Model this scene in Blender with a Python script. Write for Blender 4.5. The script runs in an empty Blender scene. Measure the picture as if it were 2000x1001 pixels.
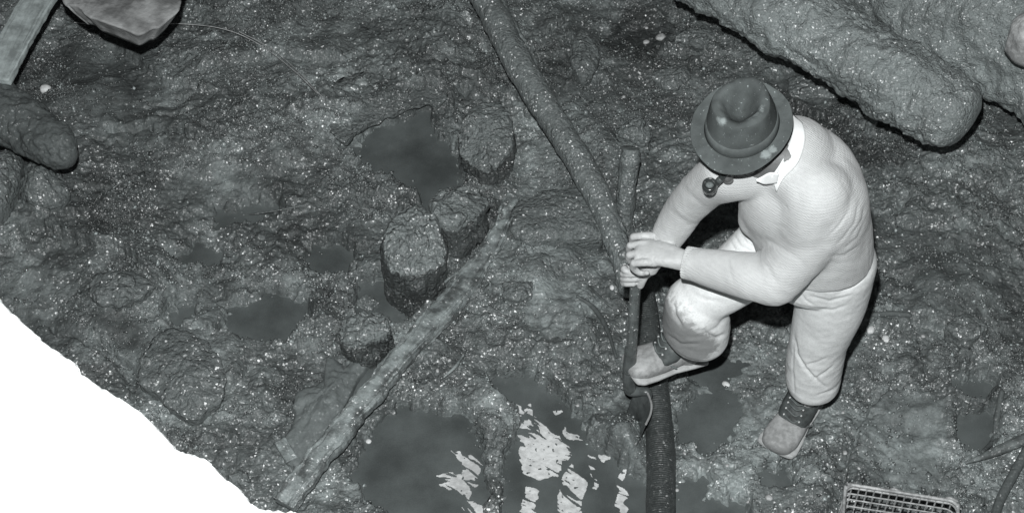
import bpy, bmesh, math, random
import numpy as np
from mathutils import Vector, Matrix
from mathutils.bvhtree import BVHTree
R = math.radians
random.seed(4); rng = np.random.default_rng(4)
sc = bpy.context.scene; col = sc.collection
# ------------------------------------------------ camera
CH, PITCH, F = 5.0, 50.0, 3500.0
cam_d = bpy.data.cameras.new('camera'); cam = bpy.data.objects.new('camera', cam_d); col.objects.link(cam)
cam.location = (0, 0, CH); cam.rotation_euler = (R(90-PITCH), 0, 0)
cam_d.sensor_width = 36; cam_d.lens = F*36/2000; cam_d.clip_start = .05; cam_d.clip_end = 400
sc.camera = cam
# ------------------------------------------------ dim overcast evening sky
w = bpy.data.worlds.new('World'); sc.world = w; w.use_nodes = True
nt = w.node_tree; nt.nodes.clear()
sky = nt.nodes.new('ShaderNodeTexSky'); sky.sky_type = 'NISHITA'; sky.sun_disc = False
sky.sun_elevation = R(30); sky.sun_rotation = R(200)
bw = nt.nodes.new('ShaderNodeHueSaturation'); bw.inputs['Saturation'].default_value = .12
bg = nt.nodes.new('ShaderNodeBackground'); bg.inputs[1].default_value = .0045
wo = nt.nodes.new('ShaderNodeOutputWorld')
nt.links.new(sky.outputs[0], bw.inputs['Color']); nt.links.new(bw.outputs[0], bg.inputs[0]); nt.links.new(bg.outputs[0], wo.inputs[0])
# ------------------------------------------------ the photographer's flash, a hand's breadth above the lens
fl = bpy.data.lights.new('camera_flash', 'POINT'); fl.energy = 1480; fl.shadow_soft_size = .035; fl.color = (.975, 1, 1)
flo = bpy.data.objects.new('camera_flash', fl); col.objects.link(flo)
_fw = Vector((0, math.cos(R(PITCH)), -math.sin(R(PITCH)))); _up = Vector((0, math.sin(R(PITCH)), math.cos(R(PITCH)))); _rt = Vector((1, 0, 0))
flo.location = Vector((0, 0, CH)) + _up*.34 + _rt*-.07
vs = sc.view_settings; vs.view_transform = 'Standard'; vs.look = 'None'; vs.gamma = 1; vs.exposure = 0; vs.use_curve_mapping = False

# ------------------------------------------------ helpers
def P(px, py, z=0.0):
    d = _fw + _rt*((px-1000)/F) - _up*((py-500.5)/F)
    return Vector((0, 0, CH)) + d*((z-CH)/d.z)
def to_px(x, y, z):
    dz = z-CH
    depth = y*_fw.y + dz*_fw.z
    return 1000 + F*x/depth, 500.5 - F*(y*_up.y + dz*_up.z)/depth
def scale_at(p):
    return F/((Vector(p)-Vector((0, 0, CH))).dot(_fw))

_perm = np.random.default_rng(7).permutation(4096).astype(np.int64)
_g = np.random.default_rng(8).normal(size=(4096, 3)); _g /= np.linalg.norm(_g, axis=1)[:, None]
def noise(x, y, z=0.0, seed=0):
    x, y, z = np.broadcast_arrays(np.asarray(x, float), np.asarray(y, float), np.asarray(z, float))
    xi, yi, zi = np.floor(x).astype(np.int64), np.floor(y).astype(np.int64), np.floor(z).astype(np.int64)
    xf, yf, zf = x-xi, y-yi, z-zi
    u, v, t = [a*a*a*(a*(a*6-15)+10) for a in (xf, yf, zf)]
    out = 0
    for dx in (0, 1):
        for dy in (0, 1):
            for dz in (0, 1):
                h = _perm[(_perm[(_perm[(xi+dx+seed*31) & 4095]+yi+dy) & 4095]+zi+dz) & 4095]
                g = _g[h]
                d = g[..., 0]*(xf-dx)+g[..., 1]*(yf-dy)+g[..., 2]*(zf-dz)
                out = out + d*(u if dx else 1-u)*(v if dy else 1-v)*(t if dz else 1-t)
    return out*1.5
def fbm(x, y, z=0.0, oct=4, seed=0, gain=.5):
    o = 0; a = 1
    for i in range(oct):
        o = o + a*noise(x*2**i, y*2**i, z*2**i if not np.isscalar(z) or z else 0.37*i, seed+i*5); a *= gain
    return o
def sm(a, b, x):
    t = np.clip((x-a)/(b-a), 0, 1); return t*t*(3-2*t)

def tag(o, label=None, cat=None, group=None, kind=None):
    if label: o['label'] = label
    if cat: o['category'] = cat
    if group: o['group'] = group
    if kind: o['kind'] = kind
    return o
def empty(name, loc=(0, 0, 0)):
    o = bpy.data.objects.new(name, None); o.empty_display_size = .05; col.objects.link(o); o.location = loc; return o
def link(name, me, mat, parent=None, smooth=True):
    o = bpy.data.objects.new(name, me); col.objects.link(o)
    if mat and not me.materials: me.materials.append(mat)
    if smooth: me.shade_smooth()
    if parent:
        o.parent = parent; o.matrix_parent_inverse = Matrix.Translation(-parent_world(parent))
    return o
def parent_world(p):
    v = Vector(p.location)
    if p.parent: v = Vector(p.matrix_parent_inverse @ v) + parent_world(p.parent)
    return v
def mesh_np(name, V, Fq, uv=None):
    V = np.asarray(V, np.float32); me = bpy.data.meshes.new(name)
    if isinstance(Fq, np.ndarray) and Fq.ndim == 2:
        n, k = Fq.shape
        me.vertices.add(len(V)); me.vertices.foreach_set('co', V.ravel())
        me.loops.add(n*k); me.loops.foreach_set('vertex_index', Fq.ravel().astype(np.int32))
        me.polygons.add(n); me.polygons.foreach_set('loop_start', np.arange(0, n*k, k, dtype=np.int32))
        me.update(calc_edges=True); me.validate()
    else:
        me.from_pydata([tuple(v) for v in V], [], [tuple(f) for f in Fq]); me.update()
    if uv is not None:
        l = me.uv_layers.new(name='UVMap'); vi = np.empty(len(me.loops), np.int32); me.loops.foreach_get('vertex_index', vi)
        l.data.foreach_set('uv', np.asarray(uv, np.float32)[vi].ravel())
    return me

def catmull(pts, n):
    pts = [np.array(p, float) for p in pts]; m = len(pts)
    if m == 2: return np.array([pts[0]+(pts[1]-pts[0])*t for t in np.linspace(0, 1, n)])
    ext = [2*pts[0]-pts[1]]+pts+[2*pts[-1]-pts[-2]]; out = []
    for t in np.linspace(0, m-1-1e-9, n):
        i = int(t); f = t-i; p0, p1, p2, p3 = ext[i:i+4]
        out.append(.5*((2*p1)+(-p0+p2)*f+(2*p0-5*p1+4*p2-p3)*f*f+(-p0+3*p1-3*p2+p3)*f**3))
    return np.array(out)

def loft(pts, rad, n=24, rings=24, up=(0, 0, 1), caps='rr', sup=2.0, noise_fn=None, capk=1.0):
    """tube through pts; rad = list of r or (a,b) or (a,b)..; returns verts, quads(+tris as quads), uv"""
    C = catmull(pts, rings)
    rr = [((r, r) if np.isscalar(r) else tuple(r)) for r in rad]
    if len(rr) == 1: rr = rr*len(pts)
    t = np.linspace(0, len(rr)-1, rings)
    A = np.interp(t, range(len(rr)), [r[0] for r in rr]); B = np.interp(t, range(len(rr)), [r[1] for r in rr])
    T = np.gradient(C, axis=0); T /= np.linalg.norm(T, axis=1)[:, None]+1e-12
    up = np.array(up, float)
    def endring(i, sgn, kind):
        outC, outA, outB, outT = [], [], [], []
        if kind == 'r':
            m = 6; r = min(A[i], B[i])*capk
            for k in range(1, m+1):
                a = k/m*math.pi/2*.985
                outC.append(C[i]+T[i]*sgn*r*math.sin(a)); outA.append(A[i]*math.cos(a)); outB.append(B[i]*math.cos(a)); outT.append(T[i])
        else:
            for k in (.6, .02):
                outC.append(C[i]+T[i]*sgn*.0004); outA.append(A[i]*k); outB.append(B[i]*k); outT.append(T[i])
        return outC, outA, outB, outT
    s = endring(0, -1, caps[0]); e = endring(-1, 1, caps[1])
    C = np.array(s[0][::-1]+list(C)+e[0]); A = np.array(s[1][::-1]+list(A)+e[1]); B = np.array(s[2][::-1]+list(B)+e[2]); T = np.array(s[3][::-1]+list(T)+e[3])
    S = np.cross(T, up); S /= np.linalg.norm(S, axis=1)[:, None]+1e-12
    N = np.cross(S, T)
    th = np.linspace(0, 2*math.pi, n, endpoint=False); ct, st = np.cos(th), np.sin(th)
    cx = np.sign(ct)*np.abs(ct)**(2/sup); sy = np.sign(st)*np.abs(st)**(2/sup)
    D = S[:, None, :]*(A[:, None, None]*cx[None, :, None]) + N[:, None, :]*(B[:, None, None]*sy[None, :, None])
    V = C[:, None, :]+D
    if noise_fn is not None:
        k = noise_fn(V.reshape(-1, 3)).reshape(V.shape[:2])
        L = np.linalg.norm(D, axis=2, keepdims=True)+1e-9
        V = V + D/L*k[..., None]*np.minimum(1, L/ (0.6*np.minimum(A, B).max()+1e-9))
    m = len(C); V = V.reshape(-1, 3)
    i, j = np.meshgrid(np.arange(m-1), np.arange(n), indexing='ij'); j2 = (j+1) % n
    Q = np.stack([i*n+j, i*n+j2, (i+1)*n+j2, (i+1)*n+j], -1).reshape(-1, 4)
    faces = [tuple(q) for q in Q]+[tuple(range(n))[::-1], tuple((m-1)*n+k for k in range(n))]
    seg = np.r_[0, np.cumsum(np.linalg.norm(np.diff(C, axis=0), axis=1))]
    uv = np.stack([np.repeat(seg, n), np.tile(th*float(np.mean(A)), m)], -1)
    return V, faces, uv
def tube(name, pts, rad, mat, parent=None, smooth=True, **k):
    V, Fq, uv = loft(pts, rad, **k); return link(name, mesh_np(name, V, Fq, uv), mat, parent, smooth)

def union(name, parts, voxel, smooth_it=3, fac=.5):
    """weld closed pieces into one skin"""
    V, Fq, o = [], [], 0
    for v, f, *_ in parts:
        V += [tuple(x) for x in v]; Fq += [tuple(i+o for i in q) for q in f]; o += len(v)
    me = mesh_np(name, V, Fq); ob = bpy.data.objects.new(name, me); col.objects.link(ob)
    bm = bmesh.new(); bm.from_mesh(me); bmesh.ops.recalc_face_normals(bm, faces=bm.faces); bm.to_mesh(me); bm.free()
    r = ob.modifiers.new('r', 'REMESH'); r.mode = 'VOXEL'; r.voxel_size = voxel
    s = ob.modifiers.new('s', 'SMOOTH'); s.iterations = smooth_it; s.factor = fac
    dg = bpy.context.evaluated_depsgraph_get(); dg.update()
    new = bpy.data.meshes.new_from_object(ob.evaluated_get(dg)); bpy.data.objects.remove(ob)
    new.name = name; return new
def getco(me):
    a = np.empty(len(me.vertices)*3, np.float32); me.vertices.foreach_get('co', a); return a.reshape(-1, 3).astype(float)
def getno(me):
    a = np.empty(len(me.vertices)*3, np.float32); me.vertices.foreach_get('normal', a); return a.reshape(-1, 3).astype(float)
def displace(me, fn):
    c, n = getco(me), getno(me); c = c+n*fn(c, n)[:, None]
    me.vertices.foreach_set('co', c.astype(np.float32).ravel()); me.update()
def ellipsoid(c, r, rot=None, sub=3):
    bm = bmesh.new(); bmesh.ops.create_icosphere(bm, subdivisions=sub, radius=1)
    M = rot if rot is not None else Matrix.Identity(3)
    V = [Vector(c)+M @ Vector((v.co.x*r[0], v.co.y*r[1], v.co.z*r[2])) for v in bm.verts]
    Fq = [tuple(v.index for v in f.verts) for f in bm.faces]; bm.free(); return V, Fq

# ------------------------------------------------ materials (all near-neutral: the place is known only in grey)
def ramp(nt, src, stops):
    r = nt.nodes.new('ShaderNodeValToRGB'); el = r.color_ramp.elements
    el[0].position, el[0].color = stops[0][0], (*[stops[0][1]]*3, 1); el[1].position, el[1].color = stops[-1][0], (*[stops[-1][1]]*3, 1)
    for p, v in stops[1:-1]:
        e = el.new(p); e.color = (v, v, v, 1)
    nt.links.new(src, r.inputs[0]); return r.outputs[0]
def mathn(nt, op, a, b=None):
    m = nt.nodes.new('ShaderNodeMath'); m.operation = op
    for i, x in enumerate((a, b)):
        if x is None: continue
        if isinstance(x, (int, float)): m.inputs[i].default_value = x
        else: nt.links.new(x, m.inputs[i])
    return m.outputs[0]
def ntex(nt, vec, scale, detail=4, rough=.55, dist=0):
    n = nt.nodes.new('ShaderNodeTexNoise'); n.inputs['Scale'].default_value = scale; n.inputs['Detail'].default_value = detail
    n.inputs['Roughness'].default_value = rough; n.inputs['Distortion'].default_value = dist; nt.links.new(vec, n.inputs['Vector']); return n.outputs[0]
def base(name):
    m = bpy.data.materials.new(name); m.use_nodes = True; nt = m.node_tree; b = nt.nodes['Principled BSDF']
    tc = nt.nodes.new('ShaderNodeTexCoord'); return m, nt, b, tc
def tint(nt, v, b, t=(.90, 1.0, .995)):
    """grey value -> colour"""
    c = nt.nodes.new('ShaderNodeCombineColor')
    for i in range(3): nt.links.new(mathn(nt, 'MULTIPLY', v, t[i]), c.inputs[i])
    nt.links.new(c.outputs[0], b.inputs['Base Color'])
def bump(nt, h, b, dist, strength=1.0):
    u = nt.nodes.new('ShaderNodeBump'); u.inputs['Distance'].default_value = dist; u.inputs['Strength'].default_value = strength
    nt.links.new(h, u.inputs['Height']); nt.links.new(u.outputs[0], b.inputs['Normal'])

def glint(nt, v, b, scale=150, wlo=.25, whi=1.0, rough=.41, tilt=.85, fac=None):
    """film of water on grit: every grain has its own facet"""
    g = nt.nodes.new('ShaderNodeNewGeometry'); acc = g.outputs['Normal']
    wn = nt.nodes.new('ShaderNodeTexNoise'); wn.inputs['Scale'].default_value = scale*.8; nt.links.new(v, wn.inputs['Vector'])
    s1 = nt.nodes.new('ShaderNodeVectorMath'); s1.operation = 'SCALE'; s1.inputs['Scale'].default_value = 1.3/scale; nt.links.new(wn.outputs['Color'], s1.inputs[0])
    a1 = nt.nodes.new('ShaderNodeVectorMath'); a1.operation = 'ADD'; nt.links.new(v, a1.inputs[0]); nt.links.new(s1.outputs[0], a1.inputs[1])
    vo = nt.nodes.new('ShaderNodeTexVoronoi'); vo.inputs['Scale'].default_value = scale; nt.links.new(a1.outputs[0], vo.inputs['Vector'])
    sb = nt.nodes.new('ShaderNodeVectorMath'); sb.operation = 'SUBTRACT'; sb.inputs[1].default_value = (.5, .5, .5); nt.links.new(vo.outputs['Color'], sb.inputs[0])
    sc2 = nt.nodes.new('ShaderNodeVectorMath'); sc2.operation = 'SCALE'; sc2.inputs['Scale'].default_value = 2*tilt; nt.links.new(sb.outputs[0], sc2.inputs[0])
    ad = nt.nodes.new('ShaderNodeVectorMath'); ad.operation = 'ADD'; nt.links.new(acc, ad.inputs[0]); nt.links.new(sc2.outputs[0], ad.inputs[1])
    no = nt.nodes.new('ShaderNodeVectorMath'); no.operation = 'NORMALIZE'; nt.links.new(ad.outputs[0], no.inputs[0]); nt.links.new(no.outputs[0], b.inputs['Coat Normal'])
    b.inputs['Coat Roughness'].default_value = rough; b.inputs['Coat IOR'].default_value = 2.4
    wgt = ramp(nt, mathn(nt, 'ADD', mathn(nt, 'MULTIPLY', ntex(nt, v, 7, 3, .6), .5), mathn(nt, 'MULTIPLY', ntex(nt, v, 38, 3, .6), .5)), [(.42, wlo), (.57, whi)])
    if fac is not None: wgt = mathn(nt, 'MULTIPLY', wgt, fac)
    nt.links.new(wgt, b.inputs['Coat Weight'])

def mud(name, lo=.035, hi=.10, gl=1.0, attr=False, fib=None, rough=.34, cell=62, bd=.010, spec=.5, gs=165):
    m, nt, b, tc = base(name); v = tc.outputs['Object']
    big = ntex(nt, v, 3.2, 3); mid = ntex(nt, v, 24, 6, .7); fine = ntex(nt, v, 150, 5, .7)
    val = ramp(nt, mathn(nt, 'ADD', mathn(nt, 'MULTIPLY', big, .25), mathn(nt, 'ADD', mathn(nt, 'MULTIPLY', mid, .3), mathn(nt, 'MULTIPLY', fine, .45))), [(.36, lo), (.5, (lo+hi)/2), (.64, hi)])
    # granular wet crumbs
    wv = nt.nodes.new('ShaderNodeVectorMath'); wv.operation = 'ADD'
    nn = nt.nodes.new('ShaderNodeTexNoise'); nn.inputs['Scale'].default_value = 60; nt.links.new(v, nn.inputs['Vector'])
    sc_ = nt.nodes.new('ShaderNodeVectorMath'); sc_.operation = 'SCALE'; sc_.inputs['Scale'].default_value = .012
    nt.links.new(nn.outputs['Color'], sc_.inputs[0]); nt.links.new(v, wv.inputs[0]); nt.links.new(sc_.outputs[0], wv.inputs[1])
    vo = nt.nodes.new('ShaderNodeTexVoronoi'); vo.inputs['Scale'].default_value = cell; nt.links.new(wv.outputs[0], vo.inputs['Vector'])
    vo2 = nt.nodes.new('ShaderNodeTexVoronoi'); vo2.inputs['Scale'].default_value = cell*1.9; nt.links.new(wv.outputs[0], vo2.inputs['Vector'])
    crumbs = mathn(nt, 'SUBTRACT', 1.0, mathn(nt, 'MULTIPLY', vo.outputs['Distance'], mathn(nt, 'MULTIPLY', vo.outputs['Distance'], 1.4)))
    sz = ntex(nt, v, 11, 3, .6)
    amt = ramp(nt, sz, [(.38, .35), (.6, 1.0)])
    c2 = mathn(nt, 'MULTIPLY', mathn(nt, 'SUBTRACT', 1.0, mathn(nt, 'MULTIPLY', vo2.outputs['Distance'], vo2.outputs['Distance'])), .30*gl)
    rn = ntex(nt, v, 62, 1.5, .5)
    h = mathn(nt, 'ADD', mathn(nt, 'MULTIPLY', mathn(nt, 'MULTIPLY', crumbs, amt), .85*gl), mathn(nt, 'ADD', mathn(nt, 'MULTIPLY', rn, .55), c2))
    if attr:
        a = nt.nodes.new('ShaderNodeAttribute'); a.attribute_name = 'smoothness'
        a2 = nt.nodes.new('ShaderNodeAttribute'); a2.attribute_name = 'tone'
        rough_mix = mathn(nt, 'SUBTRACT', 1.0, mathn(nt, 'MULTIPLY', a.outputs['Fac'], .8))
        h = mathn(nt, 'MULTIPLY', h, rough_mix)
        val = mathn(nt, 'MULTIPLY', val, a2.outputs['Fac'])
    tint(nt, val, b)
    rg = ramp(nt, mathn(nt, 'ADD', mathn(nt, 'MULTIPLY', ntex(nt, v, 9, 3, .6), .5), mathn(nt, 'MULTIPLY', ntex(nt, v, 75, 2, .5), .5)), [(.42, rough-.02), (.56, min(1, rough+.32))])
    glint(nt, v, b, gs, .12*gl, min(1, gl), fac=(mathn(nt, 'SUBTRACT', 1.0, mathn(nt, 'MULTIPLY', a.outputs['Fac'], 1.05)) if attr else None))
    if attr: rg = mathn(nt, 'ADD', rg, mathn(nt, 'MULTIPLY', a.outputs['Fac'], .22))
    nt.links.new(rg, b.inputs['Roughness']); b.inputs['Specular IOR Level'].default_value = spec
    bump(nt, h, b, bd)
    return m
def wood(name, lo, hi, rough=.6, along=6, across=90, bd=.004, wet=.5):
    m, nt, b, tc = base(name)
    mp = nt.nodes.new('ShaderNodeMapping'); mp.inputs['Scale'].default_value = (along, across, 1); nt.links.new(tc.outputs['UV'], mp.inputs[0])
    g = ntex(nt, mp.outputs[0], 1, 6, .65, .4); g2 = ntex(nt, tc.outputs['Object'], 18, 5, .65); g3 = ntex(nt, tc.outputs['Object'], 170, 3)
    val = ramp(nt, mathn(nt, 'ADD', mathn(nt, 'MULTIPLY', g, .5), mathn(nt, 'MULTIPLY', g2, .5)), [(.42, lo), (.57, hi)])
    tint(nt, val, b)
    nt.links.new(ramp(nt, g2, [(.4, rough), (.7, max(.2, rough-.25))]), b.inputs['Roughness'])
    b.inputs['Specular IOR Level'].default_value = wet
    bump(nt, mathn(nt, 'ADD', g, mathn(nt, 'MULTIPLY', g3, .4)), b, bd)
    if wet >= .5: glint(nt, tc.outputs['Object'], b, 190, .1, .8)
    return m
def plain(name, lo, hi, rough=.8, s=40, bd=.0008, bs=300, spec=.3, sheen=0, big=6):
    m, nt, b, tc = base(name); v = tc.outputs['Object']
    a = mathn(nt, 'ADD', mathn(nt, 'MULTIPLY', ntex(nt, v, s, 5, .6), .5), mathn(nt, 'MULTIPLY', ntex(nt, v, big, 3), .5))
    tint(nt, ramp(nt, a, [(.42, lo), (.58, hi)]), b, (.985, 1, 1) if hi > .3 else (.90, 1, .995))
    b.inputs['Roughness'].default_value = rough; b.inputs['Specular IOR Level'].default_value = spec
    if sheen: b.inputs['Sheen Weight'].default_value = sheen
    bump(nt, ntex(nt, v, bs, 4, .6), b, bd)
    return m

M = dict(
    ground=mud('wet_mud', .07, .215, 1.0, attr=True, bd=.006),
    logmud=mud('mud_crusted_timber', .15, .40, .8, rough=.45, cell=110, bd=.006, gs=190),
    polemud=mud('mud_crusted_pole', .11, .27, .9, rough=.35, cell=90, bd=.005, gs=190),
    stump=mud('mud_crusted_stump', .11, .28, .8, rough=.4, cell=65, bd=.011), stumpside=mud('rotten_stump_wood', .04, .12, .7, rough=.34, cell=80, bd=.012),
    clay=mud('clay_lump', .10, .21, .9, rough=.4, cell=70, bd=.008),
    smoothclay=mud('smooth_clay', .12, .21, .15, rough=.5, cell=60, bd=.003),
    darkwood=mud('dark_log', .07, .15, .25, rough=.6, cell=60, bd=.006, spec=.3),
    rock=plain('pale_rock', .16, .40, .75, 14, .004, 60, .3),
    plank=wood('weathered_plank', .24, .50, .8, 3, 60, .002, .2),
    beam=wood('sodden_beam', .10, .40, .5, 5, 75, .006, .5),
    stick=wood('grey_stick', .08, .22, .55, 4, 50, .002),
    root=plain('root', .07, .14, .5, 40, .001, 120, .4),
    pebble=plain('pale_pebble', .30, .60, .45, 60, .001, 150, .5),
    shell=plain('white_chip', .6, .85, .5, 80, .001, 200, .4),
    snow=plain('snow', .86, .93, .9, 10, .004, 60, .1),
    string=plain('string', .35, .6, .6),
    steel=plain('basket_wire', .22, .50, .35, 60, .0004, 300, .6),
    pale_streaks=plain('pale_streaks', .50, .74, .35, 50, .002, 120, .5),
)
# --- muddy water
def water_mat():
    m, nt, b, tc = base('muddy_water'); v = tc.outputs['Object']
    tint(nt, ramp(nt, mathn(nt, 'ADD', mathn(nt, 'MULTIPLY', ntex(nt, v, 5, 4), .8), mathn(nt, 'MULTIPLY', ntex(nt, v, 240, 2), .2)), [(.36, .075), (.64, .145)]), b)
    b.inputs['Roughness'].default_value = .14; b.inputs['Specular IOR Level'].default_value = .5
    bump(nt, ntex(nt, v, 9, 3), b, .002); return m
M['water'] = water_mat()

# ------------------------------------------------ ground
def inpoly(x, y, poly):
    c = np.zeros(np.shape(x), bool); n = len(poly)
    for i in range(n):
        x1, y1 = poly[i]; x2, y2 = poly[(i+1) % n]
        t = (y1 > y) != (y2 > y)
        c ^= t & (x < (x2-x1)*(y-y1)/((y2-y1) if y2 != y1 else 1e-9)+x1)
    return c
def segd(x, y, pl):
    """distance in px, signed side (+ = image-below the line when drawn left to right)"""
    best = np.full(np.shape(x), 1e9); side = np.zeros(np.shape(x))
    for (x1, y1), (x2, y2) in zip(pl[:-1], pl[1:]):
        dx, dy = x2-x1, y2-y1; L = dx*dx+dy*dy
        t = np.clip(((x-x1)*dx+(y-y1)*dy)/L, 0, 1); d = np.hypot(x-x1-t*dx, y-y1-t*dy)
        s = (dx*(y-y1)-dy*(x-x1))/math.sqrt(L)
        k = d < best; best = np.where(k, d, best); side = np.where(k, s, side)
    return best, side
def polyd(x, y, poly):
    d, _ = segd(x, y, list(poly)+[poly[0]]); return np.where(inpoly(x, y, poly), -d, d)

POOLS = [  # polygon in photo px, water level
 ([(672,288),(700,262),(735,236),(765,226),(800,212),(835,203),(852,240),(880,275),(902,320),(898,352),(874,372),(868,398),(845,424),(800,418),(826,372),(800,352),(745,334),(695,312)], -.035),
 ([(440,602),(520,562),(600,580),(608,618),(566,652),(500,662),(430,640)], -.03),
 ([(322,586),(375,578),(380,600),(350,640),(318,625)], -.045),
 ([(690,552),(760,536),(830,596),(775,640),(745,622),(700,604)], -.03),
 ([(600,482),(650,465),(692,484),(688,522),(640,532),(604,520)], -.03),
 ([(425,400),(540,388),(552,408),(500,424),(420,428)], -.03),
 ([(940,712),(1010,708),(1085,738),(1120,785),(1165,830),(1225,905),(1300,930),(1300,1060),(960,1060),(985,960),(955,905),(1010,860),(1000,800),(955,760)], -.03),
 ([(700,852),(760,790),(850,776),(915,800),(960,860),(950,915),(960,1040),(800,1040),(720,985),(690,915)], -.03),
 ([(1328,800),(1372,766),(1432,745),(1446,790),(1420,848),(1385,885),(1318,862)], -.03),
 ([(1315,925),(1365,912),(1400,950),(1470,962),(1490,1040),(1300,1040)], -.03),
 ([(1478,905),(1540,895),(1560,935),(1500,955)], -.035),
 ([(1850,738),(1905,720),(1960,750),(1925,775),(1860,765)], -.035),
 ([(1876,800),(1935,782),(1950,850),(1900,880),(1865,850)], -.035),
 ([(1345,640),(1400,672),(1440,700),(1412,742),(1350,735),(1320,700)], -.032),
 ([(560,870),(600,800),(660,720),(735,668),(752,690),(690,790),(620,880),(575,900)], -.012),
 ([(330,490),(400,465),(440,480),(420,510),(350,520)], -.035),
]
POOLS = [(p_, l_-.0006*k_) for k_, (p_, l_) in enumerate(POOLS)]
# (polyline left->right in px, step height on the upper side, decay px, groove depth)
LEDGES = [
 ([(650,262),(675,272),(700,250),(738,222),(765,212),(800,195),(838,190),(858,200)], .03, 70, .0),
 ([(300,262),(340,276),(388,286)], .02, 30, .035), ([(215,270),(260,268),(300,262)], .02, 30, .02), ([(320,243),(350,238),(376,228)], .012, 30, .022),
 ([(370,300),(410,310),(440,312)], .012, 30, .015), ([(290,215),(330,212),(370,196)], .010, 30, .015),
 ([(300,768),(340,798),(372,822),(392,815),(430,778),(448,760)], .04, 90, .03),
 ([(930,170),(960,188),(1000,200)], .015, 30, .012), ([(1075,68),(1090,60),(1104,42)], .015, 30, .02), ([(1042,118),(1062,114)], .01, 20, .015),
 ([(915,60),(935,90),(965,120)], .02, 40, .012), ([(780,165),(796,172),(815,178)], .03, 24, .03),
 ([(540,865),(560,880),(570,920)], .03, 30, .02), ([(100,640),(160,672),(230,710),(250,760)], -.03, 60, .02),
 ([(190,655),(215,690),(250,712)], .02, 30, .03), ([(1120,110),(1140,150),(1180,160)], .03, 40, .03),
 ([(1108,60),(1112,110),(1108,150)], .01, 30, .02), ([(1300,85),(1330,95),(1420,100)], .03, 40, .03), ([(1560,200),(1650,240),(1700,250)], .03, 40, .02),
 ([(1640,1000),(1650,940),(1668,870),(1700,800),(1725,770)], -.03, 80, .012), ([(1680,812),(1700,815),(1722,812)], .01, 20, .02),
 ([(420,150),(520,118),(640,130)], .05, 80, .004), ([(260,120),(330,170),(400,190)], .04, 80, .004), ([(610,240),(650,236),(700,240)], .02, 40, .006),
 ([(0,470),(80,450),(150,480),(240,500),(310,560)], .06, 90, .004), ([(330,640),(480,660),(640,640)], .03, 50, .004),
 ([(1180,600),(1210,570),(1235,560)], .02, 30, .006), ([(1000,690),(1100,705),(1200,690)], .025, 40, .003), ([(1720,660),(1800,640),(1900,690)], .04, 60, .006),
 ([(1450,620),(1560,640),(1700,655)], .02, 40, .004),
]
CLEAN = [(170,300,230,230,0,.1,.72), (560,330,120,70,0,.0,.85), (1180,140,170,130,0,.1,.75), (1640,240,170,60,.5,.1,.6), (1850,700,200,120,0,.1,.85), (1060,600,150,120,0,.0,1.25), (1450,900,150,90,0,.0,1.3), (1600,700,160,80,0,.0,1.2), (700,120,260,90,0,.0,1.15), # smoother, less granular zones in photo px: (cx, cy, rx, ry, rot, smooth, tone)
 (1760,860,110,110,0,.85,1.25), (270,230,130,80,.2,.7,1.15), (330,720,110,90,.3,.55,1.1), (450,610,160,60,-.1,.5,.85), (210,140,90,80,0,.6,.85),
 (60,560,90,60,0,.4,1), (1590,160,70,45,.3,.8,.8), (1090,620,70,70,0,.35,1.5), (1450,810,60,60,0,.6,1.1), (600,470,130,60,0,.35,.85),
 (1385,720,70,60,0,.7,1.15), (90,640,80,40,.5,.7,.9), (240,650,60,30,.6,.8,.6), (450,380,150,50,0,.55,1.1), (1640,710,60,60,0,.5,1.1), (1230,900,80,120,0,.5,1),
 (130,430,90,120,0,.3,.62), (1250,60,80,60,0,.2,.55), (1100,150,50,60,0,.3,.6), (1880,560,150,100,0,.4,.75), (1600,260,120,60,.4,.2,.55), (960,560,60,50,0,.2,1.2),
 (1500,690,120,70,0,.2,1.25),(1080,880,90,120,0,.0,1.2),
]
BUMPS = [(1222,872,42,.10), (1180,250,70,.05), (1030,520,90,.04), (130,300,120,.06), (480,200,160,.05), (1830,560,160,.05), (1560,980,120,.03), (1120,640,60,.04), (260,560,90,.05), (840,110,120,.06)]
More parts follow.
